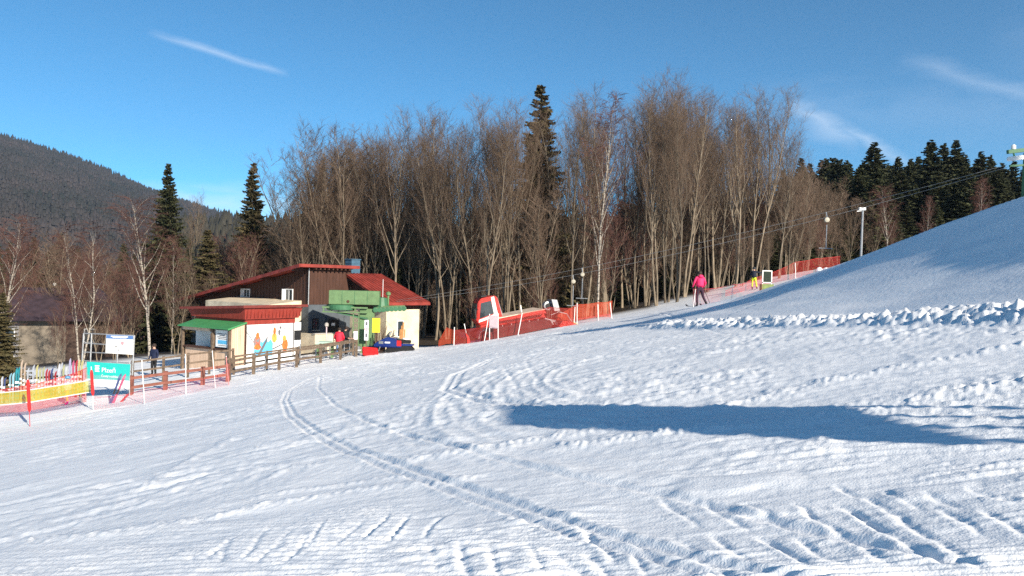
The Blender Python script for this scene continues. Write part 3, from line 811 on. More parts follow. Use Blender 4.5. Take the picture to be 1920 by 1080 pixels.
# dark spruces deep in the wood
for i in range(60):
    px = rng.uniform(690, 1560); d = rng.uniform(86, 100)
    put(SPR, px, d, H=rng.uniform(5, 10), label='low dark spruce in the shade of the bare wood', group='low spruces in the wood', wide=1.5)
for i in range(80):
    px = rng.uniform(690, 1560); d = rng.uniform(98, 150)
    put(SPR, px, d, rng.uniform(375, 470) - max(0, px - 1250) * 0.18, label='dark spruce deep in the wood behind the bare trunks', group='spruces deep in the wood', wide=1.25)
for (px, d, top) in [(905, 84, 380), (880, 80, 420), (1500, 86, 420), (1590, 92, 405), (1470, 84, 440), (1090, 84, 480), (560, 100, 400)]:
    put(SPR, px, d, top, label='dark spruce deep in the wood behind the bare trunks', group='spruces deep in the wood', wide=1.2)
# left: birches, spruces and garden trees round the houses
put(BIRCH, 6, 58, 398, label='birch with pale trunk cut by the left picture edge', k=0)
put(BIRCH, 150, 58, 412, label='white two-stemmed birch in front of the dark-roofed house', k=1)
put(BIRCH, 281, 60, 365, label='reddish birch with bright white trunk left of the green awning', k=2, wide=1.15)
put(BIRCH, 322, 66, 440, label='slim birch between the reddish birch and the red roof', k=0, wide=0.7)
put(TALL, 352, 72, 352, label='slender pale bare tree right of the left spruce', k=2, wide=0.7)
put(SPR, 308, 88, 306, label='dark spruce behind the reddish birch', k=1, wide=0.95)
put(SPRB, 468, 84, 304, label='solitary tall spruce above the long red roof', k=0, wide=1.0)
put(SPRB, 385, 70, 430, label='olive bushy spruce left of the long red roof', k=1, wide=1.5)
put(SPRB, 90, 95, 470, label='olive spruce behind the dark-roofed house', k=0, wide=1.6)
put(SPRB, 2, 41, 548, label='sunlit green spruce at the left picture edge beside the skis', k=1, wide=1.35)
for (px, d, H_) in [(110, 57, 5), (185, 60, 6), (215, 62, 7), (245, 64, 7), (330, 64, 8), (375, 66, 7)]:
    put(BUSH, px, d, H=H_, label='leafless tangled bush in front of the dark-roofed house and the rail fence', group='bushes before the house')
for i in range(54):
    px = rng.uniform(-60, 540); d = rng.uniform(72, 125)
    put(BUSH, px, d, top=rng.uniform(430, 550), k=(3 if i % 2 else None), label='bare garden tree or bush around the houses at left', group='garden bushes at left')
for i in range(16):
    px = rng.uniform(400, 560); d = rng.uniform(80, 105)
    put(BUSH, px, d, top=rng.uniform(410, 500), label='bare young tree behind the left half of the red roof', group='young trees behind the red roof')
for i in range(26):
    px = rng.uniform(-80, 560); d = rng.uniform(120, 190)
    put(SPR, px, d, rng.uniform(430, 500), label='dark spruce in the valley behind the houses', group='spruces in the valley')
# spruces beyond the right edge of the picture, whose shadows reach the bank
for (x, y, H) in [(31, 3, 15), (36, -3, 17), (42, 2, 17), (38, 9, 16)]:
    b = (x, y, gz(x, y))
    copy_thing(SPR[2], b, rng.uniform(0, 6), H / 18.0, 'spruce standing beyond the right edge of the picture', 'spruces beyond the right edge')

# ------------------------------------------------------------------ far hills and their forest
def hill(name, az0, az1, xs, vs_, r0, r1, ntree, th, c, c2, label, seed):
    na, nr = 90, 26
    az = np.radians(np.linspace(az0, az1, na)); rr = np.linspace(r0, r1 * 1.25, nr)
    pxs = 960 + FPX * np.tan(az)
    v = np.interp(pxs, xs, vs_)
    Rg, Ag = np.meshgrid(rr, az, indexing='ij')
    f = sstep(r0 - (r1 - r0) * 0.15, r1, Rg) - 0.5 * sstep(r1, r1 * 1.25, Rg)
    def zed(x, y):
        r = np.hypot(x, y); a = np.arctan2(x, y)
        top = np.interp(960 + FPX * np.tan(a), xs, vs_) * r1 * np.cos(a) - th * 0.85
        return -30 + (top + 30) * (np.clip((r - r0) / (r1 - r0), 0, 1) ** 0.8 - 0.7 * sstep(r1, r1 * 1.3, r)) + 10 * fbm(x / 160, y / 160, seed, 2)
    X, Y = Rg * np.sin(Ag), Rg * np.cos(Ag); Z = zed(X, Y)
    V = np.stack([X.ravel(), Y.ravel(), Z.ravel()], 1)
    i = (np.arange(nr - 1)[:, None] * na + np.arange(na - 1)[None, :])
    F = np.stack([i, i + na, i + na + 1, i + 1], -1).reshape(-1, 4)
    M = mat(name + '_floor', (0.06, 0.05, 0.045), 0.95, 0.3, 0.01)
    o = link(name, np_mesh(name, [(V, F, 0)], [M])); tag(o, kind='structure')
    rs = np.random.RandomState(seed)
    a = np.radians(rs.uniform(az0, az1, ntree)); r = np.sqrt(rs.uniform(r0 ** 2, (r1 * 1.03) ** 2, ntree))
    x, y = r * np.sin(a), r * np.cos(a); z = zed(x, y)
    H = th * rs.uniform(0.55, 1.25, ntree); W = H * rs.uniform(0.16, 0.30, ntree)
    n = 6; VV = np.zeros((ntree, 2 * n + 2, 3))
    for k in range(n):
        an = 2 * np.pi * k / n + rs.uniform(0, 1, ntree)
        for q, (hf, wf) in enumerate(((0.05, 1.0), (0.5, 0.62))):
            VV[:, q * n + k] = np.stack([x + W * wf * np.cos(an) * rs.uniform(0.7, 1.2, ntree), y + W * wf * np.sin(an) * rs.uniform(0.7, 1.2, ntree), z + H * hf], 1)
    VV[:, 2 * n] = np.stack([x, y, z + H * 0.62], 1); VV[:, 2 * n + 1] = np.stack([x, y, z + H], 1)
    T = []
    for k in range(n): T += [(k, (k + 1) % n, 2 * n), (n + k, n + (k + 1) % n, 2 * n + 1)]
    FF = (np.arange(ntree)[:, None, None] * (2 * n + 2) + np.array(T)[None]).reshape(-1, 3)
    M2 = mat(name + '_trees', c, 0.9, 0.2, 0.012, c2=c2)
    w = link('forest', np_mesh('forest', [(VV.reshape(-1, 3), FF, 0)], [M2], smooth=False))
    tag(w, label, 'forest', kind='stuff')
hill('mountain', -50, -8, [-900, -300, 0, 150, 270, 330, 400, 480, 560, 900], [0.26, 0.235, 0.170, 0.139, 0.106, 0.093, 0.080, 0.066, 0.055, 0.03], 700, 2000, 24000, 14,
     (0.012, 0.018, 0.016), (0.050, 0.040, 0.040), 'hazy wooded mountain slope falling from the left picture edge', 3)
hill('hills', -24, 45, [200, 400, 540, 900, 1500, 2200, 3000], [0.062, 0.074, 0.076, 0.078, 0.105, 0.12, 0.14], 260, 620, 6500, 14,
     (0.016, 0.022, 0.013), (0.050, 0.042, 0.030), 'dark wooded ridge seen between and behind the bare trees', 8)
# ------------------------------------------------------------------ materials for built things
M_redroof = mat('red_sheet_roof', (0.23, 0.038, 0.028), 0.55, 0.35, 1.6, 0.1, 8)
M_brown = mat('dark_brown_boards', (0.065, 0.030, 0.020), 0.75, 0.3, 2.2, 0.3, 12, stretch=(3, 3, 0.3))
M_redbrd = mat('red_painted_boards', (0.25, 0.035, 0.024), 0.7, 0.22, 2.5, 0.2, 14, stretch=(3, 3, 0.4))
M_cream = mat('cream_render', (0.60, 0.51, 0.37), 0.9, 0.22, 1.2, 0.2, 60)
M_grey = mat('slate_blue_render', (0.085, 0.100, 0.115), 0.9, 0.15, 2.0, 0.2, 60)
M_white = mat('white_paint', (0.76, 0.76, 0.75), 0.6, 0.10, 2)
M_green = mat('lift_green_paint', (0.115, 0.195, 0.088), 0.5, 0.14, 3, 0.05, 20)
M_dgreen = mat('dark_green_paint_and_shade', (0.045, 0.14, 0.07), 0.5, 0.15, 3)  # on the lift tower column this tone stands for shade
M_awning = mat('green_awning_sheet', (0.055, 0.24, 0.09), 0.55, 0.12, 3)
M_wood = mat('weathered_wood', (0.135, 0.098, 0.070), 0.9, 0.4, 3, 0.4, 30, stretch=(2, 2, 2))
M_pale = mat('pale_pine_boards', (0.60, 0.43, 0.31), 0.8, 0.22, 2.5, 0.2, 18, stretch=(4, 4, 0.3))
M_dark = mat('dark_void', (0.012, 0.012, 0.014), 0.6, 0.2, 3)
M_glass = mat('window_glass', (0.030, 0.042, 0.050), 0.08, 0.2, 1.0, spec=0.6)
M_steel = mat('galvanised_steel', (0.33, 0.34, 0.35), 0.45, 0.2, 8, metal=0.6)
M_black = mat('black_rubber', (0.018, 0.018, 0.019), 0.6, 0.25, 8)
M_red = mat('signal_red', (0.62, 0.020, 0.022), 0.5, 0.12, 5)
M_orange = mat('orange_paint', (0.75, 0.22, 0.03), 0.6, 0.1, 4)
M_yellow = mat('yellow_sign_face', (0.80, 0.62, 0.03), 0.5, 0.05, 3)
M_teal = mat('teal_banner', (0.015, 0.40, 0.36), 0.6, 0.06, 2)
M_teal2 = mat('pale_teal_banner', (0.10, 0.36, 0.34), 0.6, 0.06, 2)
M_blue = mat('blue_enamel', (0.010, 0.030, 0.16), 0.3, 0.15, 4, coat=0.5)
M_lblue = mat('light_blue_print', (0.10, 0.42, 0.68), 0.6, 0.06, 3)
M_sblue = mat('sign_header_blue', (0.07, 0.15, 0.34), 0.6, 0.06, 3)
M_print = mat('grey_print', (0.12, 0.12, 0.13), 0.7, 0.1, 5)
M_chim = mat('blue_grey_chimney_sheet', (0.055, 0.115, 0.17), 0.5, 0.2, 4)
M_conc = mat('concrete', (0.36, 0.34, 0.31), 0.9, 0.15, 3, 0.2, 40)
TH = math.radians(58)
def place(px, d, z): p = P(px, 600, d); return (p.x, p.y, z)

# ------------------------------------------------------------------ lift building
bz = -3.62
B = thing('lift_building', 'brown chalet-like lift building with long red roof and cream lower walls', 'building', place(578, 56, bz), math.radians(48))
# upper storey (boarded), lower storey (rendered)
def zr(y): return 5.80 - 0.168 * max(y, 0)
w = MB()
w.add([(0, 0, 3.1), (0, 0, zr(0) - .1), (0, 17.6, zr(17.6) - .1), (0, 17.6, 2.2), (3.58, 0, 3.1), (3.58, 0, zr(0) - .1), (3.58, 17.6, zr(17.6) - .1), (3.58, 17.6, 2.2)],
      [(0, 1, 2, 3), (7, 6, 5, 4), (0, 4, 5, 1), (3, 2, 6, 7), (1, 5, 6, 2), (0, 3, 7, 4)])
w.build('boarded_wall', M_brown, B)
for k in range(13):                                        # cover strips of the boarding on the sunny gable end
    MB().box(0.12 + 0.27 * k, 0.15 + 0.27 * k, -0.025, -0.002, 3.1, 5.6).build('cover_strip', M_brown, B)
for k in range(41):
    y = 0.15 + 0.42 * k
    MB().box(-0.025, -0.002, y, y + 0.035, 3.1, zr(y) - 0.2).build('cover_strip', M_brown, B)
MB().box(0.02, 7.0, 0.02, 17.6, -1.2, 3.098).build('lower_wall', M_grey, B)
MB().prism([(-2.6, -1.0), (-2.6, 3.05), (0.0, 3.35), (0.0, -1.0)], 'y', 0.9, 10.0).build('cream_extension', M_cream, B)
# long roof slope
def slab(x0, x1, ya, za, yb, zb, t):
    return MB().hexa([(x0, ya, za - t), (x1, ya, za - t), (x1, yb, zb - t), (x0, yb, zb - t)], [(x0, ya, za), (x1, ya, za), (x1, yb, zb), (x0, yb, zb)])
rf = slab(-1.15, 3.95, -0.55, 5.95, 18.6, 5.95 - 19.15 * 0.168, 0.10).build('roof', M_redroof, B)
slab(-1.20, -1.152, -0.55, 5.97, 18.65, 5.97 - 19.2 * 0.168, 0.24).build('verge_board', M_redroof, rf)
slab(-1.15, 3.95, -0.60, 5.97, -0.552, 5.97, 0.22).build('ridge_board', M_redroof, rf)
for y in (0.4, 4.6, 8.8, 13.0, 17.2):
    MB().bar((-1.1, y, zr(y) - 0.16), (0.1, y, zr(y) - 0.16), 0.20, 0.26).build('purlin', M_brown, B)
for k in range(9):
    MB().box(0.2 + 0.36 * k, 0.30 + 0.36 * k, -0.5, -0.03, 5.60, 5.76).build('rafter_end', M_brown, B)
# wing under the right-hand slope
rw = MB().hexa([(3.2, 0.3, 5.28), (6.6, 0.3, 5.28), (7.1, -4.9, 3.30), (3.0, -4.9, 3.30)], [(3.2, 0.3, 5.42), (6.6, 0.3, 5.42), (7.1, -4.9, 3.42), (3.0, -4.9, 3.42)]).build('wing_roof', M_redroof, B)
for k in range(13):
    f = k / 12
    MB().bar((3.2 + 3.4 * f, 0.28, 5.44), (3.0 + 4.1 * f, -4.88, 3.44), 0.04, 0.05).build('roof_seam', M_redroof, rw)
MB().box(2.98, 7.12, -4.96, -4.905, 3.22, 3.40).build('gutter', M_redroof, rw)
MB().add([(3.6, 0, 2.9), (3.6, -4.2, 2.9), (3.6, -4.2, 3.5), (3.6, 0, 5.2), (6.7, 0, 2.9), (6.7, -4.2, 2.9), (6.7, -4.2, 3.5), (6.7, 0, 5.2)],
         [(0, 1, 2, 3), (7, 6, 5, 4), (0, 4, 5, 1), (1, 5, 6, 2), (2, 6, 7, 3), (0, 3, 7, 4)]).build('wing_gable', M_brown, B)
MB().box(3.62, 6.72, -4.22, 0.015, -1.2, 2.898).build('wing_wall', M_cream, B)
ch = MB().box(4.3, 5.1, 0.9, 1.7, 4.6, 6.45).build('chimney', M_chim, B)
MB().box(4.25, 5.15, 0.85, 1.75, 6.452, 6.52).build('chimney_cap', M_chim, ch)
for k in range(3): MB().box(4.28, 5.12, 0.88, 1.72, 5.75 + 0.2 * k, 5.79 + 0.2 * k).build('sheet_joint', M_chim, ch)
def win_x(y0, y1, z0, z1, name='window'):                   # window in the long wall (x = 0)
    f = MB(); t = 0.07
    f.box(-0.06, 0.02, y0, y1, z0, z0 + t).box(-0.06, 0.02, y0, y1, z1 - t, z1).box(-0.06, 0.02, y0, y0 + t, z0 + t, z1 - t).box(-0.06, 0.02, y1 - t, y1, z0 + t, z1 - t).box(-0.05, 0.01, (y0 + y1) / 2 - .025, (y0 + y1) / 2 + .025, z0 + t, z1 - t)
    o = f.build(name, M_white, B)
    MB().box(-0.03, -0.005, y0 + t, y1 - t, z0 + t, z1 - t).build('pane', M_glass, o)
    MB().box(-0.12, 0.0, y0 - .05, y1 + .05, z0 - .05, z0 - .003).build('sill', M_white, o)
    # white board set outside the wall as the window's sunlit reveal
    MB().box(-0.30, -0.062, y1, y1 + 0.035, z0, z1).build('reveal', M_white, o)
win_x(2.0, 3.0, 3.15, 4.15); win_x(8.0, 8.9, 3.3, 4.0)
def win_y(x0, x1, yw, z0, z1, par, fm=None):                   # window in a wall facing -y
    f = MB(); t = 0.06
    f.box(x0, x1, yw - .05, yw + .01, z0, z0 + t).box(x0, x1, yw - .05, yw + .01, z1 - t, z1).box(x0, x0 + t, yw - .05, yw + .01, z0 + t, z1 - t).box(x1 - t, x1, yw - .05, yw + .01, z0 + t, z1 - t)
    o = f.build('window', fm or M_white, par)
    MB().box(x0 + t, x1 - t, yw - .02, yw - .004, z0 + t, z1 - t).build('pane', M_glass, o)
    MB().box(x0 - .06, x1 + .06, yw - .14, yw, z0 - .06, z0 - .003).build('sill', M_conc, o)
win_y(4.6, 5.2, -4.22, 0.9, 2.1, B)
MB().tube([(-0.06, -0.06, 3.1), (-0.06, -0.06, 5.7)], 0.04).build('drainpipe', M_steel, B)
# doorway in the recess under the green station and door of the wing
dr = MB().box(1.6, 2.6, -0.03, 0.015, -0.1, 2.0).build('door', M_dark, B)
MB().box(1.5, 1.6, -0.06, 0.0, -0.1, 2.1).box(2.6, 2.7, -0.06, 0.0, -0.1, 2.1).box(1.5, 2.7, -0.06, 0.0, 2.101, 2.2).build('frame', M_grey, dr)
MB().box(1.95, 2.25, -0.045, -0.032, 1.55, 1.75).build('notice', M_white, dr)
d2 = MB().box(3.57, 3.615, -3.3, -2.4, 0.0, 2.2).build('door', M_brown, B)
MB().box(3.53, 3.565, -3.2, -3.15, 1.0, 1.15).build('handle', M_steel, d2)
lp = MB().box(3.3, 3.6, -3.45, -3.41, 2.2, 2.25).lathe([(0.02, 2.05), (0.09, 2.1), (0.10, 2.18), (0.02, 2.22)], (3.25, -3.43, 0), 10).build('wall_lamp', M_white, B)
# low cream wall with railing in front of the grey storey
yd = MB().box(-0.9, 1.2, -2.2, -2.0, -1.0, 1.15).box(-0.9, -0.7, -2.0, 0.0, -1.0, 1.15).build('yard_wall', M_cream, B)
MB().box(-0.95, 1.25, -2.25, -1.95, 1.152, 1.22).build('coping', M_conc, yd)
win_y(0.35, 0.85, 0.015, 1.3, 2.1, B, M_dark)

# ------------------------------------------------------------------ ticket booth
K = thing('ticket_booth', 'red-roofed ticket booth with white painted wall and green awning', 'kiosk', place(460, 46, -3.72), TH)
MB().box(0, 3.75, 0, 4.5, -1.0, 2.6).build('wall', M_white, K)
MB().box(-0.03, 3.78, -0.03, 4.53, 2.30, 2.62).build('lower_band', M_redbrd, K)
fa = MB(); fa.hexa([(-0.18, -0.18, 2.62), (3.93, -0.18, 2.62), (3.93, 4.7, 2.62), (-0.18, 4.7, 2.62)], [(-0.34, -0.34, 3.28), (4.1, -0.34, 3.28), (4.1, 4.9, 3.08), (-0.34, 4.9, 3.08)])
fa.build('fascia', M_redbrd, K)
for k in range(16): MB().box(-0.12 + 0.27 * k, -0.105 + 0.27 * k, -0.33, -0.26, 2.72, 3.2).build('board_joint', M_redbrd, K)
MB().hexa([(-0.55, -0.5, 3.30), (4.4, -0.5, 3.30), (4.4, 5.4, 3.02), (-0.55, 5.4, 3.02)], [(-0.55, -0.5, 3.46), (4.4, -0.5, 3.46), (4.4, 5.4, 3.16), (-0.55, 5.4, 3.16)]).build('roof', mat('booth_roof_edge', (0.16, 0.032, 0.026), 0.7, 0.2, 3), K)
# painted wall: plain coloured shapes where the mural is
mu = MB().box(0.10, 3.62, -0.045, -0.031, 0.33, 2.27).build('painted_panel', M_white, K)
def flat(poly, name, M, par, y=-0.046, t=0.006):
    return MB().prism(poly, 'y', y - t, y).build(name, M, par)
flat([(0.62, 0.36), (0.66, 1.05), (0.85, 1.15), (1.05, 1.35), (1.25, 1.2), (1.5, 1.42), (1.68, 1.2), (1.85, 1.38), (2.05, 1.12), (2.0, 0.36)], 'blue_slope', M_lblue, mu)
flat([(0.82, 0.36), (1.02, 0.36), (1.60, 1.25), (1.66, 1.62), (1.5, 1.40)], 'dark_stripe', M_print, mu, y=-0.053)
M_mo = mat('orange_mural_paint', (0.72, 0.20, 0.04), 0.7, 0.25, 7, c2=(0.55, 0.09, 0.03)); M_my = mat('amber_mural_paint', (0.78, 0.42, 0.06), 0.7, 0.25, 7, c2=(0.5, 0.22, 0.08))
M_mt = mat('teal_mural_paint', (0.06, 0.25, 0.28), 0.7, 0.3, 7, c2=(0.5, 0.10, 0.05))
def blob(cx, cz, w_, h_, M, name, y=-0.053, seed=0):
    rg = random.Random(seed)
    return flat([(cx + w_ * math.cos(a) * rg.uniform(.8, 1.1), cz + h_ * math.sin(a) * rg.uniform(.85, 1.1)) for a in [i * math.pi / 7 for i in range(14)]], name, M, mu, y=y)
blob(0.85, 1.25, 0.28, 0.42, M_mt, 'teal_patch', -0.060, 1); blob(0.88, 0.95, 0.26, 0.18, M_mo, 'orange_patch', -0.067, 2); blob(0.86, 1.62, 0.13, 0.22, M_mo, 'orange_patch', -0.067, 7)
blob(2.15, 1.45, 0.20, 0.32, M_my, 'amber_patch', -0.060, 3); blob(2.15, 1.88, 0.12, 0.22, M_mo, 'orange_patch', -0.060, 4)
blob(2.98, 0.92, 0.24, 0.42, M_mo, 'orange_patch', -0.060, 5); blob(2.92, 1.38, 0.15, 0.18, M_my, 'amber_patch', -0.067, 6)
flat([(2.0, 0.80), (2.9, 1.10), (2.92, 1.05), (2.05, 0.72)], 'grey_stripe', M_print, mu, y=-0.053)
flat([(0.1, 1.9), (0.62, 1.25), (0.62, 1.17), (0.1, 1.80)], 'grey_stripe', M_steel, mu, y=-0.053)
lg = flat([(2.46, 1.60), (2.56, 1.58), (2.63, 1.82), (2.50, 1.95), (2.42, 1.85)], 'emblem', M_print, mu, y=-0.053)
MB().lathe([(0.02, -0.064), (0.085, -0.062), (0.085, -0.054)], (2.60, 0, 2.05), 12, 'y').build('emblem_dot', M_print, lg)
text('lettering', 'KUNZLIDIAN', 0.155, M_print, mu, (2.70, -0.054, 1.93), (math.pi / 2, 0, 0), sx=0.95)
MB().box(2.70, 3.5, -0.056, -0.05, 1.82, 1.845).build('underline', mat('faint_print', (0.55, 0.55, 0.56), 0.7, 0.1), mu)
MB().box(3.63, 3.70, -0.06, -0.031, 0.3, 2.29).build('corner_strip', M_print, K)
MB().box(3.8, 4.5, 0.2, 0.26, 0.3, 2.3).build('end_board', M_white, K)
MB().box(3.95, 4.45, 0.14, 0.195, 1.2, 1.8).build('dark_hatch', M_black, K)
# awning with its pine cheek, posts and counter
aw = MB().hexa([(-1.30, -0.12, 2.06), (0.02, -0.12, 2.42), (0.02, 4.5, 2.42), (-1.30, 4.5, 2.06)], [(-1.30, -0.12, 2.11), (0.02, -0.12, 2.47), (0.02, 4.5, 2.47), (-1.30, 4.5, 2.11)]).build('awning', M_awning, K)
MB().bar((-1.33, -0.14, 2.07), (0.0, -0.14, 2.43), 0.05, 0.09).build('edge_strip', M_awning, aw)
ck = MB().hexa([(-0.98, -0.06, -0.4), (-0.02, -0.06, -0.4), (-0.02, 0.0, -0.4), (-0.98, 0.0, -0.4)], [(-0.98, -0.06, 2.08), (-0.02, -0.06, 2.36), (-0.02, 0.0, 2.36), (-0.98, 0.0, 2.08)]).build('cheek_wall', M_pale, K)
for k in range(7): MB().box(-0.90 + 0.13 * k, -0.893 + 0.13 * k, -0.064, -0.0602, -0.4, 2.05 + 0.03 * k).build('board_joint', M_wood, ck)
MB().box(-0.08, 0.03, -0.10, -0.062, -0.4, 2.40).build('corner_post', M_brown, K)
for y in (0.03, 1.5, 4.3): MB().box(-1.08, -0.93, y, y + 0.14, -0.8, 2.08).build('post', M_wood, K)
MB().box(-1.10, -0.95, 1.75, 4.28, 1.86, 2.06).build('lintel', M_pale, K)
MB().box(-1.05, -0.55, 0.2, 4.4, 0.82, 0.9).build('counter', M_brown, K)
MB().box(-0.9, -0.86, 0.2, 4.25, -0.8, 0.8).build('counter_front', M_pale, K)
sg_ = MB().box(-0.98, -0.95, 0.25, 1.35, 1.0, 1.98).build('notice_board', M_white, K)
for (z0, z1, M_, a, b_) in [(1.75, 1.79, M_print, .35, 1.2), (1.65, 1.69, M_print, .35, 1.0), (1.56, 1.60, M_print, .4, 1.2), (1.46, 1.50, M_print, .35, 1.1), (1.18, 1.40, M_lblue, .35, 1.15), (1.08, 1.11, M_print, .4, 1.1)]:
    MB().box(-0.987, -0.981, a, b_, z0, z1).build('print_line', M_, sg_)
wd_ = MB().box(-0.04, -0.002, 1.7, 2.6, 0.95, 1.95).build('hatch', M_dark, K)
MB().box(-0.08, -0.042, 2.6, 3.0, 0.9, 1.6).build('hatch_shutter', M_orange, wd_)
MB().box(-0.06, -0.042, 1.7, 2.6, 1.40, 1.46).build('hatch_bar', M_pale, wd_)

# ------------------------------------------------------------------ green drive station of the drag lift
gs = P(665, 600, 53); gzs = -3.58
S = thing('lift_station', 'green steel drive station of the drag lift with boxed hood', 'lift station', (gs.x, gs.y, gzs), math.radians(6))
X = lambda px: (px - 665) / FPX * 53
hd = MB().box(X(619), X(711), -0.75, 0.75, 3.28, 4.20).build('hood', M_green, S, bevel=0.02)
for px in (643, 666, 689): MB().box(X(px) - .012, X(px) + .012, -0.765, -0.751, 3.3, 4.18).build('panel_joint', M_dgreen, hd)
MB().lathe([(0.02, -0.775), (0.10, -0.772), (0.10, -0.752)], (X(654), 0, 3.48), 10, 'y').build('badge', M_brown, hd)
MB().box(X(607), X(690), -0.70, -0.55, 3.02, 3.12).box(X(607), X(690), 0.55, 0.70, 3.02, 3.12).box(X(607), X(690), -0.70, -0.55, 2.72, 2.80).build('frame_beam', M_green, S)
for px in (609, 622, 636, 651, 666): MB().box(X(px), X(px) + .07, -0.69, -0.56, 2.80, 3.02).build('frame_web', M_green, S)
MB().hexa([(X(630), -0.6, 2.70), (X(690), -0.6, 2.30), (X(690), 0.6, 2.30), (X(630), 0.6, 2.70)], [(X(630), -0.6, 2.74), (X(690), -0.6, 2.40), (X(690), 0.6, 2.40), (X(630), 0.6, 2.74)]).build('drip_tray', M_dgreen, S)
MB().box(X(675), X(702), -0.45, 0.45, -0.6, 3.0).build('column', M_green, S, bevel=0.02)
MB().lathe([(0.9, 2.86), (1.0, 2.92), (1.0, 3.2), (0.9, 3.26)], (X(640), 0, 0), 28).build('bullwheel', M_dgreen, S)
MB().lathe([(0.5, 3.15), (0.35, 3.75), (0.1, 3.8)], (X(714), 0.1, 0), 12).build('motor_cowl', M_dgreen, S)
ld = MB()
for x in (X(664), X(674)): ld.box(x - .03, x + .03, -0.62, -0.56, -0.5, 2.75)
for k in range(8): ld.box(X(664), X(674), -0.61, -0.57, 0.0 + 0.34 * k, 0.04 + 0.34 * k)
ld.build('ladder', M_green, S)
MB().box(X(665), X(673), -0.66, -0.625, 0.95, 1.5).build('notice', M_white, S)
ar = MB().bar((X(700), -0.2, 3.1), (X(758), -0.5, 3.22), 0.16, 0.16).build('sheave_arm', M_green, S)
for k in range(8):
    MB().lathe([(0.13, -0.06), (0.17, -0.05), (0.12, 0), (0.17, 0.05), (0.13, 0.06)], (X(704 + 7.5 * k), -0.52, 2.95 + 0.018 * k), 14, 'y').build('sheave', M_dgreen, ar)
MB().tube([(X(716), 0, 3.3), (X(716), 0, 5.0)], 0.018).build('mast', M_white, S)
MB().tube([(X(726), 0.2, 3.2), (X(726), 0.2, 3.9)], 0.07).lathe([(0.05, 3.9), (0.16, 3.95), (0.17, 4.1), (0.05, 4.18)], (X(726), 0.2, 0), 12).build('beacon', M_green, S)
MB().box(X(690), X(720), -0.5, 0.5, -0.6, 0.55).build('plinth', M_grey, S)

# ------------------------------------------------------------------ houses at left
hp = P(95, 600, 76)
Hs = thing('house', 'beige house with dark purple-brown hipped roof at the left', 'house', (hp.x, hp.y, -8.2), math.radians(20))
MB().box(-1.9, 1.9, -3.5, 3.5, -1, 5.1).build('wall', mat('beige_render', (0.18, 0.152, 0.12), 0.9, 0.25, 1.5), Hs)  # beige darkened so the colour carries the wall's partial shade
M_pr = mat('dark_purple_sheet_roof', (0.042, 0.028, 0.034), 0.6, 0.3, 1.5)
MB().add([(-4.6, -4.6, 4.95), (6.9, -4.6, 4.95), (6.9, 4.6, 4.95), (-4.6, 4.6, 4.95), (-2.4, 0, 7.9), (4.2, 0, 7.9)], [(0, 1, 5, 4), (1, 2, 5), (2, 3, 4, 5), (3, 0, 4), (3, 2, 1, 0)]).build('roof', M_pr, Hs)
for (x0, x1, z0, z1) in [(-3.1, -2.2, 2.9, 4.2), (-3.1, -2.2, 0.4, 1.7), (3.4, 4.4, 2.9, 4.2)]:
    wo = MB().box(x0, x1, -3.56, -3.502, z0, z1).build('window', M_white, Hs); MB().box(x0 + .08, x1 - .08, -3.575, -3.562, z0 + .08, z1 - .08).build('pane', M_glass, wo)
MB().box(-3.6, -1.902, -3.5, 2.0, -1, 4.9).build('annexe', mat('grey_annexe_wall', (0.20, 0.19, 0.19), 0.9, 0.2), Hs)
MB().box(1.902, 6.0, -3.5, 3.4, -1, 4.9).build('shaded_wing', mat('wing_shade_brown', (0.07, 0.045, 0.035), 0.9, 0.3), Hs)  # deep shade on this wing is put into its dark brown colour
MB().box(-4.2, -1.95, -4.4, -3.6, 1.0, 1.12).build('balcony', M_wood, Hs)
hp = P(232, 600, 112)
H2 = thing('house', 'small far house with white gable and dark red roof behind the birches', 'house', (hp.x, hp.y, -9.5), math.radians(-15))
MB().box(-4.5, 4.5, -3, 3, -2, 7.0).build('wall', mat('dark_timber_wall', (0.09, 0.055, 0.05), 0.9, 0.2), H2)
MB().add([(-5.2, -3.8, 6.8), (5.2, -3.8, 6.8), (5.2, 3.8, 6.8), (-5.2, 3.8, 6.8), (-5.2, 0, 9.4), (5.2, 0, 9.4)], [(0, 1, 5, 4), (2, 3, 4, 5), (0, 4, 3), (1, 2, 5), (3, 2, 1, 0)]).build('roof', mat('far_red_roof', (0.12, 0.035, 0.035), 0.7, 0.2), H2)
for x in (-2.0, 1.6):
    wo = MB().box(x, x + 1.5, -3.06, -3.0, 4.6, 6.2).build('window', M_white, H2); MB().box(x + .15, x + 1.35, -3.075, -3.062, 4.75, 5.5).build('pane', M_glass, wo)
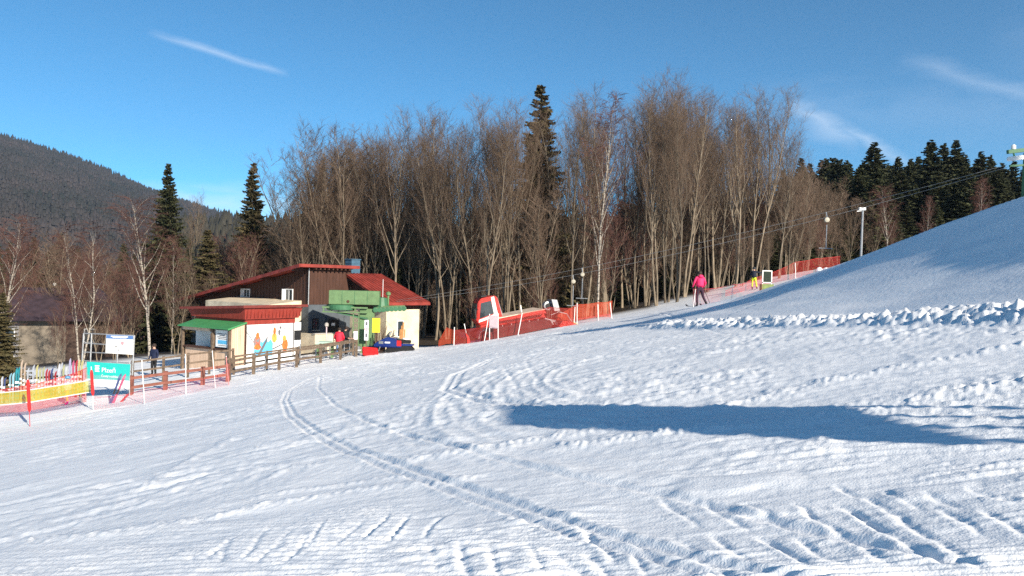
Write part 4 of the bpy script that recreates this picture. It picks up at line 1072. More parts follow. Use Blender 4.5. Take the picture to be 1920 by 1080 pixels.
# ------------------------------------------------------------------ fences, nets, poles, signs
def net_mat(name, c, cell, fill):
    """open netting: strands on a square grid, holes let you see through"""
    M = bpy.data.materials.new(name); M.use_nodes = True; t = M.node_tree; b = t.nodes['Principled BSDF']
    N = t.nodes.new; L = t.links.new
    b.inputs['Base Color'].default_value = (*c, 1); b.inputs['Roughness'].default_value = 0.7
    uv = N('ShaderNodeUVMap'); sp = N('ShaderNodeSeparateXYZ'); L(uv.outputs[0], sp.inputs[0])
    ms = []
    for ax in 'XY':
        a = N('ShaderNodeMath'); a.operation = 'DIVIDE'; a.inputs[1].default_value = cell; L(sp.outputs[ax], a.inputs[0])
        f = N('ShaderNodeMath'); f.operation = 'FRACT'; L(a.outputs[0], f.inputs[0])
        g = N('ShaderNodeMath'); g.operation = 'LESS_THAN'; g.inputs[1].default_value = fill; L(f.outputs[0], g.inputs[0]); ms.append(g)
    mx = N('ShaderNodeMath'); mx.operation = 'MAXIMUM'; L(ms[0].outputs[0], mx.inputs[0]); L(ms[1].outputs[0], mx.inputs[1])
    L(mx.outputs[0], b.inputs['Alpha'])
    return M
M_netr = net_mat('red_safety_netting', (0.50, 0.035, 0.030), 0.10, 0.12)
M_neto = net_mat('orange_dense_netting', (0.46, 0.050, 0.012), 0.03, 0.30)
M_netd = net_mat('fine_red_netting', (0.45, 0.030, 0.022), 0.04, 0.24)
M_nety = net_mat('yellow_green_netting', (0.30, 0.30, 0.015), 0.03, 0.46)
M_netp = net_mat('pale_red_netting', (0.50, 0.06, 0.08), 0.06, 0.07)
def net(name, label, pts, M, group=None, sag=0.04, band=None, cat='net', hem=0.012):
    """pts: list of (bottom point, top point); sags between its poles"""
    o0 = Vector(pts[0][0]); vs_, fs, uvs = [], [], []; s = 0.0; cols = []
    for i in range(len(pts) - 1):
        n = 6
        for k in range(n + (i == len(pts) - 2)):
            f = k / n; a = Vector(pts[i][0]).lerp(pts[i + 1][0], f); b = Vector(pts[i][1]).lerp(pts[i + 1][1], f)
            b.z -= sag * 4 * f * (1 - f) * (b - a).length; a.z += 0.0
            s_ = s + f * (Vector(pts[i + 1][0]) - Vector(pts[i][0])).length
            cols.append((a, b, s_))
        s += (Vector(pts[i + 1][0]) - Vector(pts[i][0])).length
    me = bpy.data.meshes.new(name); nr = 5
    for (a, b, s_) in cols:
        for j in range(nr):
            p = a.lerp(b, j / (nr - 1)); w_ = 0.03 * math.sin(s_ * 2.1 + j * 1.3) * (0 < j < nr - 1)
            vs_.append(p - o0 + Vector((0, w_, 0))); uvs.append((s_, (b - a).length * j / (nr - 1)))
    for i in range(len(cols) - 1):
        for j in range(nr - 1): fs.append((i * nr + j, (i + 1) * nr + j, (i + 1) * nr + j + 1, i * nr + j + 1))
    me.from_pydata([tuple(v) for v in vs_], [], fs); ul = me.uv_layers.new(name='UVMap')
    for lp_ in me.loops: ul.data[lp_.index].uv = uvs[lp_.vertex_index]
    me.materials.append(M)
    t = thing(name, label, cat, o0, group=group)
    link('mesh_sheet', me, t)
    h1 = MB().tube([c[1] - o0 for c in cols], hem, 4).build('top_hem', band or M, t) if hem else None
    if band is not None:
        MB().tube([c[0] - o0 for c in cols], hem, 4).build('bottom_hem', band, t)
    return t
M_hem = mat('red_cord', (0.55, 0.05, 0.04), 0.7, 0.1); M_hemw = mat('white_webbing', (0.8, 0.78, 0.74), 0.7, 0.08)
M_polew = mat('white_plastic_pole', (0.78, 0.76, 0.74), 0.5, 0.06); M_poler = mat('red_plastic_pole', (0.55, 0.02, 0.03), 0.5, 0.1)
def pole(label, base, top, r=0.017, M=M_polew, sleeve=None, group=None):
    base = Vector(base); top = Vector(top)
    t = thing('marker_pole', label, 'pole', base, group=group)
    MB().tube([Vector((0, 0, -0.25)), top - base], r, 8).build('shaft', M, t)
    if sleeve:
        d = top - base
        MB().tube([d * sleeve[0], d * (sleeve[0] * .9 + sleeve[1] * .1), d * (sleeve[0] * .1 + sleeve[1] * .9), d * sleeve[1]], [0.03, 0.06, 0.06, 0.035], 10).build('padded_sleeve', M_red, t)
    MB().tube([(top - base) * 0.985, (top - base) * 1.0 + Vector((0, 0, 0.015))], r * 1.15, 8).build('cap', M_polew, t)
    return t
def gpole(label, px, d, pytop, lean=0.0, **k):
    b = on_ground(px, d); t = P(px + lean, pytop, d); return pole(label, b, t, **k)
gpole('red-sleeved slalom pole nearest the left picture edge', 57, 30, 711, -5, r=0.012, M=M_poler, sleeve=(0.30, 0.99))
gpole('red-sleeved slalom pole left of the teal banner', 176, 32.5, 688, -5, r=0.014, sleeve=(0.34, 0.93))
gpole('white slalom pole right of the teal banner', 272, 33, 676, -6)
gpole('white slalom pole in front of the booth awning posts', 349, 35, 665, -1)
gpole('leaning white slalom pole left of the pine cheek wall', 405, 36.5, 658, -7)
gpole('reddish leaning pole at the end of the red rail fence', 430, 37, 668, -6, M=mat('pinkish_pole', (0.6, 0.2, 0.2), 0.5, 0.1))
def gp(px, d, h0, h1): b = on_ground(px, d); return (b + Vector((0, 0, h0)), b + Vector((0, 0, h1)))
net('safety_net', 'low pale red net sagging between the white slalom poles', [gp(176, 32.6, 0.02, 0.55), gp(272, 33.1, 0.02, 0.62), gp(349, 35.1, 0.02, 0.60), gp(430, 37.1, 0.02, 0.75)], M_netp, sag=0.22, hem=0.006)
net('yellow_band_net', 'yellow-green net band with white edges at the left', [gp(-60, 31.5, 0.70, 1.18), gp(57, 31.5, 0.72, 1.22), gp(170, 33.0, 0.72, 1.22)], M_nety, sag=0.01, band=M_hemw, hem=0.018)
net('safety_net', 'fine red net behind the yellow band in front of the skis', [gp(-60, 33.5, 0.0, 1.05), gp(40, 34, 0.0, 1.10), gp(110, 34.8, 0.0, 1.25), gp(162, 35.2, 0.0, 1.55)], M_netd, sag=0.03)
# ------------------------------------------------------------------ skis in the rack
M_skis = [mat('ski_%s' % n, c, 0.4, 0.15, 6, coat=0.3) for n, c in [('pale_blue', (0.22, 0.40, 0.48)), ('teal', (0.02, 0.20, 0.24)), ('tan', (0.42, 0.32, 0.24)), ('silver', (0.36, 0.38, 0.42)), ('olive', (0.30, 0.30, 0.17)), ('red', (0.30, 0.03, 0.035)), ('navy', (0.04, 0.06, 0.16)), ('lilac', (0.26, 0.25, 0.36)), ('yellow', (0.42, 0.38, 0.17)), ('pink', (0.34, 0.07, 0.14))]]
SKN = ['pale blue', 'dark teal', 'tan', 'silver', 'olive', 'red', 'navy', 'lilac', 'pale yellow', 'pink']
def ski_mesh(L, w_):
    pr = [(0.0, 0.0), (0.12 * L, 0.002), (0.5 * L, 0.01), (0.86 * L, 0.0), (0.94 * L, 0.03), (1.0 * L, 0.085)]
    wd_ = [w_ * .9, w_, w_ * .78, w_ * 1.05, w_ * .95, w_ * .25]
    b = MB(); v = []
    for (z, y), ww in zip(pr, wd_):
        v += [(-ww / 2, y - .009, z), (ww / 2, y - .009, z), (ww / 2, y + .009, z), (-ww / 2, y + .009, z)]
    f = [(0, 1, 2, 3), (20, 23, 22, 21)]
    for i in range(5):
        for k in range(4): f.append((i * 4 + k, i * 4 + (k + 1) % 4, i * 4 + 4 + (k + 1) % 4, i * 4 + 4 + k))
    return b.add(v, f)
for i, (px, top, c) in enumerate([(-14, 700, 3), (3, 706, 3), (8, 708, 6), (18, 700, 0), (24, 699, 0), (30, 690, 1), (34, 688, 1), (39, 675, 2), (45, 680, 2), (51, 690, 3), (61, 684, 3), (68, 684, 8), (74, 690, 4), (80, 688, 4), (86, 692, 5), (91, 694, 5),
                                  (96, 690, 6), (103, 696, 5), (110, 682, 3), (114, 680, 3), (118, 684, 4), (124, 687, 3), (130, 672, 7), (136, 676, 9), (142, 675, 5), (147, 675, 8), (152, 675, 8)]):
    b = on_ground(px, 37.0 + 0.3 * (i % 2)); tp = P(px, top, b.y); L = tp.z - b.z + 0.03
    t = thing('ski', '%s ski standing upright in the ski rack behind the red net' % SKN[c], 'ski', b - Vector((0, 0, 0.03)), rng.uniform(-0.3, 0.3), 'skis standing in the rack')
    ski_mesh(L, 0.088).build('blade', M_skis[c], t)
    MB().box(-0.035, 0.035, -0.07, -0.012, L * .42, L * .42 + 0.09).box(-0.035, 0.035, -0.06, -0.012, L * .42 + 0.2, L * .42 + 0.30).build('binding', M_white, t)
rk = thing('ski_rack', 'low wooden ski rack at the left behind the nets', 'ski rack', on_ground(70, 37.6))
x0, x1 = P(-30, 600, 37.6).x - rk.location.x, P(156, 600, 37.6).x - rk.location.x
for z in (0.45, 1.0): MB().bar((x0, 0.03, z + gz(rk.location.x + x0, 37.6) - rk.location.z), (x1, 0.03, z + gz(rk.location.x + x1, 37.6) - rk.location.z), 0.06, 0.09).build('rail', M_wood, rk)
for f in (0.02, 0.35, 0.68, 0.98):
    x = x0 + (x1 - x0) * f; zb = gz(rk.location.x + x, 37.6) - rk.location.z
    MB().box(x - .05, x + .05, 0.07, 0.17, zb - .3, zb + 1.15).build('post', M_wood, rk)
# pair of skis planted in front of the banner
b = on_ground(207, 34.2)
t = thing('planted_skis', 'dark and pink pair of skis planted in the snow before the teal banner', 'skis', b, 0.3)
for k, (dx, M_) in enumerate(((-0.05, M_skis[6]), (0.05, M_skis[9]))):
    o = ski_mesh(1.5, 0.1).build('blade', M_, t); o.location = (dx, 0.02 * k, -0.15); o.rotation_euler = (0, 0.30 + 0.05 * k, 0)
    q = MB().box(-0.035, 0.035, -0.07, -0.012, 0.6, 0.8).build('binding', M_black, o)
b = on_ground(229, 34.4)
t = thing('ski_tip', 'short dark red ski end sticking out of the snow', 'ski', b, 0.2)
o = ski_mesh(0.5, 0.1).build('blade', M_skis[5], t); o.rotation_euler = (0, 0.7, 0); o.location = (-0.1, 0, -0.08)
# ------------------------------------------------------------------ banner and information frame
def panel(par, org, q, t, name, M):
    """board from four corner points (TL, TR, BR, BL), thickness t away from the camera"""
    q = [Vector(p) - org for p in q]; n = (q[1] - q[0]).cross(q[3] - q[0]).normalized()
    if n.y < 0: n = -n
    return MB().hexa(q, [p + n * t for p in q]).build(name, M, par)
o_ = on_ground(205, 36.2)
t = thing('banner', 'teal cloth banner with white lettering and striped logo beside the piste', 'banner', o_)
panel(t, o_, [P(163, 678, 36), P(244, 683, 36), P(243, 705, 36), P(161, 703, 36)], 0.012, 'upper_cloth', M_teal)
panel(t, o_, [P(161, 703.1, 36), P(243, 705.1, 36), P(242.5, 714, 36), P(160, 710, 36)], 0.012, 'lower_cloth', M_teal2)
panel(t, o_, [P(160, 710.1, 36), P(242.5, 714.1, 36), P(242, 729, 36), P(159.5, 722, 36)], 0.012, 'white_cloth', M_hemw)
for px in (161, 243): MB().tube([P(px, 678, 36.06) - o_, on_ground(px, 36.06) - o_ - Vector((0, 0, .2))], 0.025, 6).build('stake', M_steel, t)
sl = (P(244, 683, 36) - P(163, 678, 36)); rotb = (math.pi / 2, -math.atan2(sl.z, sl.x), 0)
text('lettering', 'Plzeň', 0.30, M_white, t, P(190, 697.5, 35.985) - o_, rotb, 0.003)
text('lettering', 'Český rozhlas', 0.135, M_white, t, P(189.5, 706.5, 35.985) - o_, rotb, 0.003)
for k in range(5):
    a = P(178, 685.5 + 2.6 * k, 35.985) - o_; b = P(186.5 - (k % 2), 686.1 + 2.6 * k, 35.985) - o_
    MB().bar(a, b, 0.006, 0.034).build('logo_bar', M_white, t)
for k, (a, b) in enumerate(((172, 186), (189, 203), (213, 225), (228, 239))):
    MB().bar(P(a, 716.5 + .055 * (a - 160), 35.985) - o_, P(b, 716.5 + .055 * (b - 160), 35.985) - o_, 0.006, 0.05).build('fine_print', mat('faint_print2', (0.5, 0.5, 0.5), 0.7, 0.3, 30), t)
o_ = on_ground(200, 37.2)
t = thing('information_frame', 'grey steel tube frame holding a white information board', 'sign frame', o_)
D = 37.2
for (a, b) in [((157, 625), (152, 705)), ((172, 625), (168, 705)), ((252, 629), (246, 737)), ((220, 664), (219, 700))]:
    MB().tube([P(*a, D) - o_, P(*b, D) - o_ - Vector((0, 0, 0.3))], 0.035, 6).build('upright', M_steel, t)
for (a, b) in [((157, 625), (252, 629)), ((156, 643), (199, 646)), ((155, 660), (200, 662)), ((154, 676), (248, 681))]:
    MB().tube([P(*a, D) - o_, P(*b, D) - o_], 0.028, 6).build('crossbar', M_steel, t)
bd = panel(t, o_, [P(199, 627.5, D - .06), P(250, 629.5, D - .06), P(249, 665, D - .06), P(198, 662, D - .06)], 0.02, 'board', M_white)
E = D - .066
panel(bd, o_, [P(199.2, 627.7, E), P(249.8, 629.7, E), P(249.6, 636.8, E), P(199, 634.7, E)], 0.004, 'header', M_sblue)
def ln(a, b, py, h, M_, sl_=0.04): return MB().bar(P(a, py + sl_ * (a - 200), E - .006) - o_, P(b, py + sl_ * (b - 200), E - .006) - o_, 0.004, h).build('print_line', M_, bd)
M_lp = mat('pale_print', (0.75, 0.78, 0.86), 0.7, 0.1); M_gp = mat('mid_grey_print', (0.33, 0.33, 0.34), 0.7, 0.2, 30)
ln(208, 240, 630.2, .045, M_lp); ln(211, 237, 632.3, .025, M_lp)
for (a, b, py) in [(206, 219, 640), (201, 221, 642.8), (236, 245, 639.8), (236, 246, 642), (236, 245, 644.5), (220, 232, 648.3), (220, 232, 650.2)]: ln(a, b, py, .022, M_gp)
ln(216, 219, 649.5, .06, M_print); ln(220.5, 223.2, 655.5, .11, M_gp)
cr = MB().prism([(-.07, .09), (.07, .09), (.07, -.04), (0, -.1), (-.07, -.04)], 'y', -.004, 0).build('crest', mat('pale_red_crest', (0.62, 0.25, 0.28), 0.7, 0.3, 30), bd); cr.location = P(229.5, 643.5, E - .004) - o_
# ------------------------------------------------------------------ wooden rail fences of the lift queue
def rail_fence(label, pts, rails, M, post=0.10, ph=1.05, group=None, thick=0.09, double=False):
    """pts: (px, d) stations along the ground"""
    st = [on_ground(px, d) for px, d in pts]; o0 = st[0].copy()
    t = thing('rail_fence', label, 'fence', o0, group=group)
    for b in st:
        q = b - o0; MB().box(q.x - post / 2, q.x + post / 2, q.y - post / 2, q.y + post / 2, q.z - .35, q.z + ph).build('post', M, t)
    for i in range(len(st) - 1):
        for z in rails:
            a, b = st[i] - o0, st[i + 1] - o0; off = Vector((0, -post / 2 - .025, 0)); e = (b - a).normalized() * 0.05
            MB().bar(a + Vector((0, 0, z)) + off - e, b + Vector((0, 0, z + rng.uniform(-.02, .02))) + off + e, 0.045, thick).build('rail', M, t)
    return t
rail_fence('front wooden rail fence along the piste from the booth to the red box', [(430, 39.2), (475, 40.8), (523, 42.5), (556, 43.8), (601, 45.6), (638, 47.2), (668, 49.0)], (0.42, 0.95), M_wood, thick=0.12, post=0.13)
rail_fence('second wooden rail fence just behind the front one', [(438, 41.2), (500, 43.0), (560, 45.2), (600, 46.8), (640, 48.6), (662, 50.0)], (0.55, 0.98), M_wood, thick=0.09)
rail_fence('grey wooden rail fence left of the booth, before the birch trunk', [(248, 39.5), (306, 40.5), (352, 41.5), (392, 42.2), (436, 42.6)], (0.75, 1.22), M_wood, ph=1.3)
rail_fence('reddish low rail fence behind the pale red net', [(246, 36.4), (310, 37.2), (380, 38.0), (427, 38.6)], (0.35, 0.78), mat('reddish_brown_wood', (0.20, 0.075, 0.055), 0.85, 0.3, 3, 0.3, 20), ph=0.9, post=0.16, thick=0.13)
for i, (px, d, h) in enumerate([(618, 47.3, 0.9), (630, 47.9, 0.9), (645, 48.4, 0.95), (655, 49.2, 1.0), (592, 46.3, 0.9), (497, 42.0, 1.1), (478, 41.4, 1.15), (562, 44.6, 1.2)]):
    b = on_ground(px, d); MBo = MB().tube([(0, 0, -.3), (0, 0, h)], 0.035, 7).tube([(0, 0, h - .02), (0, 0, h + .015)], 0.042, 7).build('bollard', M_steel); MBo.location = b
    tag(MBo, 'thin grey steel post of the lift queue beside the wooden fence', 'post', 'queue posts')
# ------------------------------------------------------------------ bits round the lift building
def board_sign(name, label, cat, px, d, w_, z0, z1, M, posts=True, rz=0.0):
    b = on_ground(px, d); t = thing(name, label, cat, b, rz)
    bo = MB().box(-w_ / 2, w_ / 2, -0.02, 0.02, z0, z1).build('face', M, t)
    if posts: MB().box(-.03, .03, 0.021, 0.07, -.3, z1 - .05).build('post', M_wood, t)
    return t, bo
t, bo = board_sign('notice_sign', 'yellow notice sign before the green lift column', 'sign', 704, 51, 0.50, 1.35, 2.28, M_yellow, rz=0.15)
for k in range(9): MB().box(-.19, .19 - .05 * (k % 3), -.026, -.021, 1.45 + .088 * k, 1.475 + .088 * k).build('print_line', mat('olive_print', (0.30, 0.23, 0.02), 0.7, 0.2), bo)
MB().box(-.27, .27, -.024, .024, 2.281, 2.31).box(-.275, -.251, -.024, .024, 1.35, 2.28).build('frame', M_wood, t)
t, bo = board_sign('notice_sign', 'narrow grey pictogram sign with red prohibition ring', 'sign', 686, 50.5, 0.25, 0.9, 2.2, M_lp, rz=0.1)
rg_ = MB()
for k in range(16):
    a0, a1 = k * math.pi / 8, (k + 1) * math.pi / 8
    rg_.hexa([(.075 * math.cos(a), -.03, 1.62 + .075 * math.sin(a)) for a in (a0, a1)] + [(.105 * math.cos(a), -.03, 1.62 + .105 * math.sin(a)) for a in (a1, a0)],
             [(.075 * math.cos(a), -.021, 1.62 + .075 * math.sin(a)) for a in (a0, a1)] + [(.105 * math.cos(a), -.021, 1.62 + .105 * math.sin(a)) for a in (a1, a0)])
rg_.build('ring', M_red, bo)
MB().box(-.02, .02, -.028, -.021, 1.56, 1.68).box(-.07, .07, -.028, -.021, 1.85, 2.08).box(-.06, .06, -.028, -.021, 1.1, 1.35).build('pictogram', M_print, bo)
b = on_ground(693, 49.3)
t = thing('crash_pad', 'red padded box lying tilted in the snow before the yellow sign', 'box', b, 0.35)
o = MB().box(-0.48, 0.48, -0.30, 0.30, 0.0, 0.28).build('pad', M_red, t, bevel=0.04); o.rotation_euler = (0.55, 0.10, 0); o.location = (0, 0, 0.12)
o = MB().box(-0.46, 0.46, -0.27, 0.29, -0.04, -0.002).build('base_board', M_brown, t); o.rotation_euler = (0.55, 0.10, 0); o.location = (0, 0, 0.12)
MB().box(-.4, .4, .05, .25, -.1, .35).build('stand', M_black, t)
b = on_ground(712, 51.5)
t = thing('stake_bin', 'rust brown bin holding a bundle of wooden stakes behind the snowmobile', 'bin', b)
MB().hexa([(-.3, -.25, -.1), (.3, -.25, -.1), (.3, .25, -.1), (-.3, .25, -.1)], [(-.36, -.3, .75), (.36, -.3, .75), (.36, .3, .75), (-.36, .3, .75)]).build('tub', M_brown, t)
for k in range(9): MB().tube([(rng.uniform(-.2, .2), rng.uniform(-.15, .15), .3), (rng.uniform(-.1, .55), rng.uniform(-.2, .2), rng.uniform(1.4, 1.9))], 0.02, 5).build('stake', M_wood, t)
b = on_ground(657, 52); 
t = thing('grey_tub', 'grey plastic tub in the lift queue left of the red box', 'tub', on_ground(669, 50.4))
MB().lathe([(0.20, 0), (0.26, 0.5), (0.28, 0.5), (0.28, 0.54), (0.24, 0.54), (0.2, 0.1)], (0, 0, 0), 16).build('body', M_steel, t); MB().lathe([(0.285, 0.3), (0.29, 0.32), (0.285, 0.34)], (0, 0, 0), 16).build('band', M_white, t)
# lamp post before the recess
b = on_ground(611, 50)
t = thing('yard_lamp', 'short lamp post with round head before the dark doorway', 'lamp', b)
MB().tube([(0, 0, -.2), (0, 0, 1.9)], 0.04, 8).build('post', mat('pinkish_paint', (0.55, 0.42, 0.45), 0.5, 0.1), t); MB().lathe([(0.03, 1.9), (0.12, 1.95), (0.13, 2.1), (0.06, 2.18)], (0, 0, 0), 12).build('head', M_conc, t); MB().lathe([(0.16, -.1), (0.12, .3), (0.05, .34)], (0, 0, 0), 10).build('foot', M_white, t)
b = on_ground(609, 49)
t = thing('control_desk', 'pale green control desk under the lamp post', 'desk', b)
MB().box(-.6, .6, -.3, .3, .75, .85).box(-.5, -.4, -.2, .2, -.2, .75).box(.4, .5, -.2, .2, -.2, .75).build('frame', M_green, t); MB().hexa([(-.55, -.28, .852), (.55, -.28, .852), (.55, .28, .852), (-.55, .28, .852)], [(-.4, -.1, 1.0), (.4, -.1, 1.0), (.4, .28, 1.05), (-.4, .28, 1.05)]).build('cover', mat('pale_green_cover', (0.38, 0.52, 0.42), 0.6, 0.1), t)
b = on_ground(748, 55)
t = thing('plank_stack', 'orange-brown planks leaning on the cream wall of the wing', 'planks', b)
for k in range(4): MB().bar((0.1 * k, 0, -.1), (0.04 + 0.1 * k, .25, 1.4 + .25 * (k % 3)), .09, .03).build('plank', mat('fresh_orange_wood', (0.45, 0.22, 0.08), 0.8, 0.25), t)
t = thing('tarped_heap', 'grey-green tarpaulin heap behind the snowmobile', 'heap', on_ground(741, 53.5))
MB().lathe([(0.62, -.1), (0.60, .35), (0.42, .75), (0.15, .9)], (0, 0, 0), 11).build('tarpaulin', mat('grey_green_tarpaulin', (0.16, 0.17, 0.14), 0.7, 0.4, 6, 0.5, 9), t)
MB().lathe([(0.2, -.1), (0.24, .8), (0.2, .85)], (0.65, 0.2, 0), 12).build('drum', M_hemw, t)
# snowmobile
b = on_ground(734, 51.0)
t = thing('snowmobile', 'blue snowmobile parked beside the lift building', 'snowmobile', b, math.radians(172))
MB().prism([(-.75, .35), (-.7, .62), (-.2, .95), (.25, 1.0), (.95, .62), (1.15, .42), (1.1, .32)], 'y', -.36, .36).build('cowl', M_blue, t, bevel=0.06)
MB().prism([(-1.25, .62), (-1.25, .82), (-.35, .86), (-.25, .64)], 'y', -.2, .2).build('seat', M_black, t, bevel=0.03)
MB().prism([(-1.4, .08), (-1.5, .25), (-1.3, .46), (.1, .46), (.4, .1), (.1, .0), (-1.1, .0)], 'y', -.22, .22).build('track', M_black, t)
MB().box(-1.45, -.4, -.25, .25, .47, .60).build('tunnel', M_blue, t)
for s in (-.42, .42):
    k = MB().prism([(.2, .02), (1.2, .02), (1.42, .2), (1.38, .22), (1.15, .07), (.2, .07)], 'y', s - .07, s + .07).build('ski', M_black, t)
    MB().bar((.75, s, .06), (.65, s * .6, .5), .05, .05).build('strut', M_steel, k)
MB().prism([(.2, 1.0), (.05, 1.32), (.1, 1.34), (.4, .96)], 'y', -.26, .26).build('windscreen', M_glass, t)
MB().tube([(-.1, -.38, 1.08), (0, -.1, 1.02), (0, .1, 1.02), (-.1, .38, 1.08)], 0.022, 6).build('handlebar', M_black, t)
MB().box(-.55, -.2, -.372, -.361, .62, .8).build('red_flash', M_red, t)
MB().box(.0, .35, .361, .372, .6, .7).build('white_flash', M_white, t); MB().box(-.74, -.45, .361, .373, .45, .8).build('red_flash', M_red, t); MB().box(.45, .75, .361, .372, .55, .72).build('print', M_steel, t)
# ------------------------------------------------------------------ snow groomer
ga, gb = on_ground(872, 55.5), on_ground(1042, 57.3)
gm = thing('snow_groomer', 'red tracked snow groomer with tall cab parked behind the red net', 'snow groomer', ga.lerp(gb, 0.5))
gd = gb - ga; gm.rotation_euler = (0, -math.atan2(gd.z, math.hypot(gd.x, gd.y)), math.atan2(gd.y, gd.x))
# local x runs from the blade (-) to the tiller (+); camera side is -y
M_cab = mat('groomer_red', (0.46, 0.022, 0.014), 0.35, 0.1, 3, coat=0.4)
for s in (-1, 1):
    y0, y1 = (s * 1.15 - .42, s * 1.15 + .42)
    tr = MB().prism([(-2.7, .35), (-2.55, .72), (-2.1, .92), (2.2, .92), (2.6, .75), (2.72, .45), (2.4, .08), (2.0, .0), (-2.0, .0), (-2.45, .12)], 'y', y0, y1).build('track', M_black, gm)
    prof = [(-2.7, .35), (-2.55, .72), (-2.1, .92), (2.2, .92), (2.6, .75), (2.72, .45)]
    for k in range(34):
        f = k / 33 * 5; i = min(4, int(f)); u = f - i; x = prof[i][0] + (prof[i + 1][0] - prof[i][0]) * u; z = prof[i][1] + (prof[i + 1][1] - prof[i][1]) * u
        MB().box(x - .03, x + .03, y0 - .03, y1 + .03, z - .02, z + .07).build('cleat', M_steel, tr)
    for x in (-2.1, -1.05, 0, 1.05, 2.1): MB().lathe([(.1, y0 - .02 if s < 0 else y1 - .1), (.36, y0 - .01 if s < 0 else y1 - .09), (.36, y0 + .1 if s < 0 else y1 + .01), (.1, y0 + .11 if s < 0 else y1 + .02)], (x, 0, .42), 16, 'y').build('wheel', M_black, tr)
MB().prism([(-2.3, .75), (-2.3, 1.15), (-1.9, 1.25), (2.4, 1.25), (2.6, .8)], 'y', -.72, .72).build('chassis', M_cab, gm, bevel=0.03)
MB().prism([(-1.1, 1.26), (-1.1, 1.45), (2.3, 1.55), (2.45, 1.26)], 'y', -1.35, 1.35).build('load_deck', M_cab, gm, bevel=0.03)
MB().prism([(-1.12, 1.455), (-1.1, 1.51), (2.3, 1.60), (2.35, 1.555)], 'y', -1.37, 1.37).build('deck_edge', mat('cream_trim', (0.66, 0.52, 0.40), 0.5, 0.15), gm)
cb = MB().prism([(-2.35, 1.15), (-2.55, 1.5), (-2.25, 2.75), (-2.0, 3.0), (-1.0, 3.05), (-.82, 2.9), (-.62, 1.26)], 'y', -.85, .85).build('cab', M_cab, gm, bevel=0.05)
for s in (-1, 1):
    y = s * .852
    MB().prism([(-2.30, 1.62), (-2.06, 2.68), (-1.32, 2.74), (-1.22, 1.82)], 'y', y - .004, y + .004).build('side_window', M_glass, cb)
    MB().prism([(-2.40, 1.36), (-2.36, 1.54), (-1.22, 1.76), (-1.22, 1.56)], 'y', y - .004, y + .004).build('white_flash', M_white, cb)
    MB().prism([(-1.24, 1.5), (-1.28, 2.98), (-1.06, 3.0), (-.94, 1.5)], 'y', y - .004, y + .004).build('white_pillar', M_white, cb)
    mi = MB().tube([(-2.3, s * .85, 2.3), (-2.6, s * 1.15, 2.2)], 0.02, 5).build('mirror_arm', M_black, cb)
    MB().box(-2.66, -2.58, s * 1.15 - .12, s * 1.15 + .12, 1.75, 2.35).build('mirror', M_black, cb)
MB().hexa([(-2.53, -.72, 1.6), (-2.53, .72, 1.6), (-2.28, .7, 2.68), (-2.28, -.7, 2.68)], [(-2.58, -.72, 1.6), (-2.58, .72, 1.6), (-2.32, .7, 2.68), (-2.32, -.7, 2.68)]).build('windscreen', M_glass, cb)
MB().box(-1.9, -1.5, -.5, .5, 3.06, 3.16).build('light_bar', M_black, cb)
MB().tube([(-.35, .5, 1.5), (-.55, .5, 2.8)], [0.09, 0.06], 8).build('exhaust', M_steel, gm)
MB().tube([(.75, -.9, 1.6), (.75, -.9, 2.1)], 0.05, 8).build('deck_post', M_hemw, gm)
bl = MB().prism([(-3.75, .05), (-3.6, .0), (-3.45, .3), (-3.5, .7), (-3.7, .95), (-3.62, .5)], 'y', -2.1, 2.1).build('blade', M_cab, gm)
for s in (-.6, .6): MB().bar((-3.5, s, .4), (-2.3, s, .7), .14, .18).build('push_arm', M_black, bl)
MB().tube([(-3.6, -1.9, .9), (-3.65, -1.9, 1.55)], 0.03, 6).build('blade_marker', M_white, bl)
tl = MB().prism([(3.1, .0), (3.0, .35), (3.3, .62), (3.9, .5), (4.4, .1), (4.4, .0)], 'y', -2.1, 2.1).build('tiller', M_cab, gm)
MB().prism([(3.9, .52), (4.45, .12), (4.9, .02), (4.9, .06), (4.48, .18)], 'y', -2.1, 2.1).build('finisher_flap', mat('yellowish_flap', (0.55, 0.38, 0.16), 0.6, 0.3, 5), tl)
for s in (-.6, .6): MB().bar((2.5, s, .8), (3.3, s, .5), .14, .16).build('lift_arm', M_steel, tl)
MB().tube([(3.0, -.5, 1.0), (3.6, -.5, 1.15), (4.2, -.5, .9), (4.5, -.5, .3)], 0.035, 7).build('hose', M_steel, tl)
MB().lathe([(.15, -.25), (.32, -.22), (.34, .2), (.15, .28)], (2.9, -.3, 1.7), 18, 'y').build('winch_drum', M_steel, gm)
MB().lathe([(.08, -.31), (.2, -.30), (.2, -.252)], (2.9, -.3, 1.7), 18, 'y').build('winch_hub', M_black, gm)
MB().hexa([(3.2, -.9, 1.3), (3.6, -.9, 1.25), (3.6, .2, 1.25), (3.2, .2, 1.3)], [(3.1, -.9, 2.15), (3.5, -.9, 2.05), (3.5, .2, 2.05), (3.1, .2, 2.15)]).build('winch_guard', M_steel, gm)
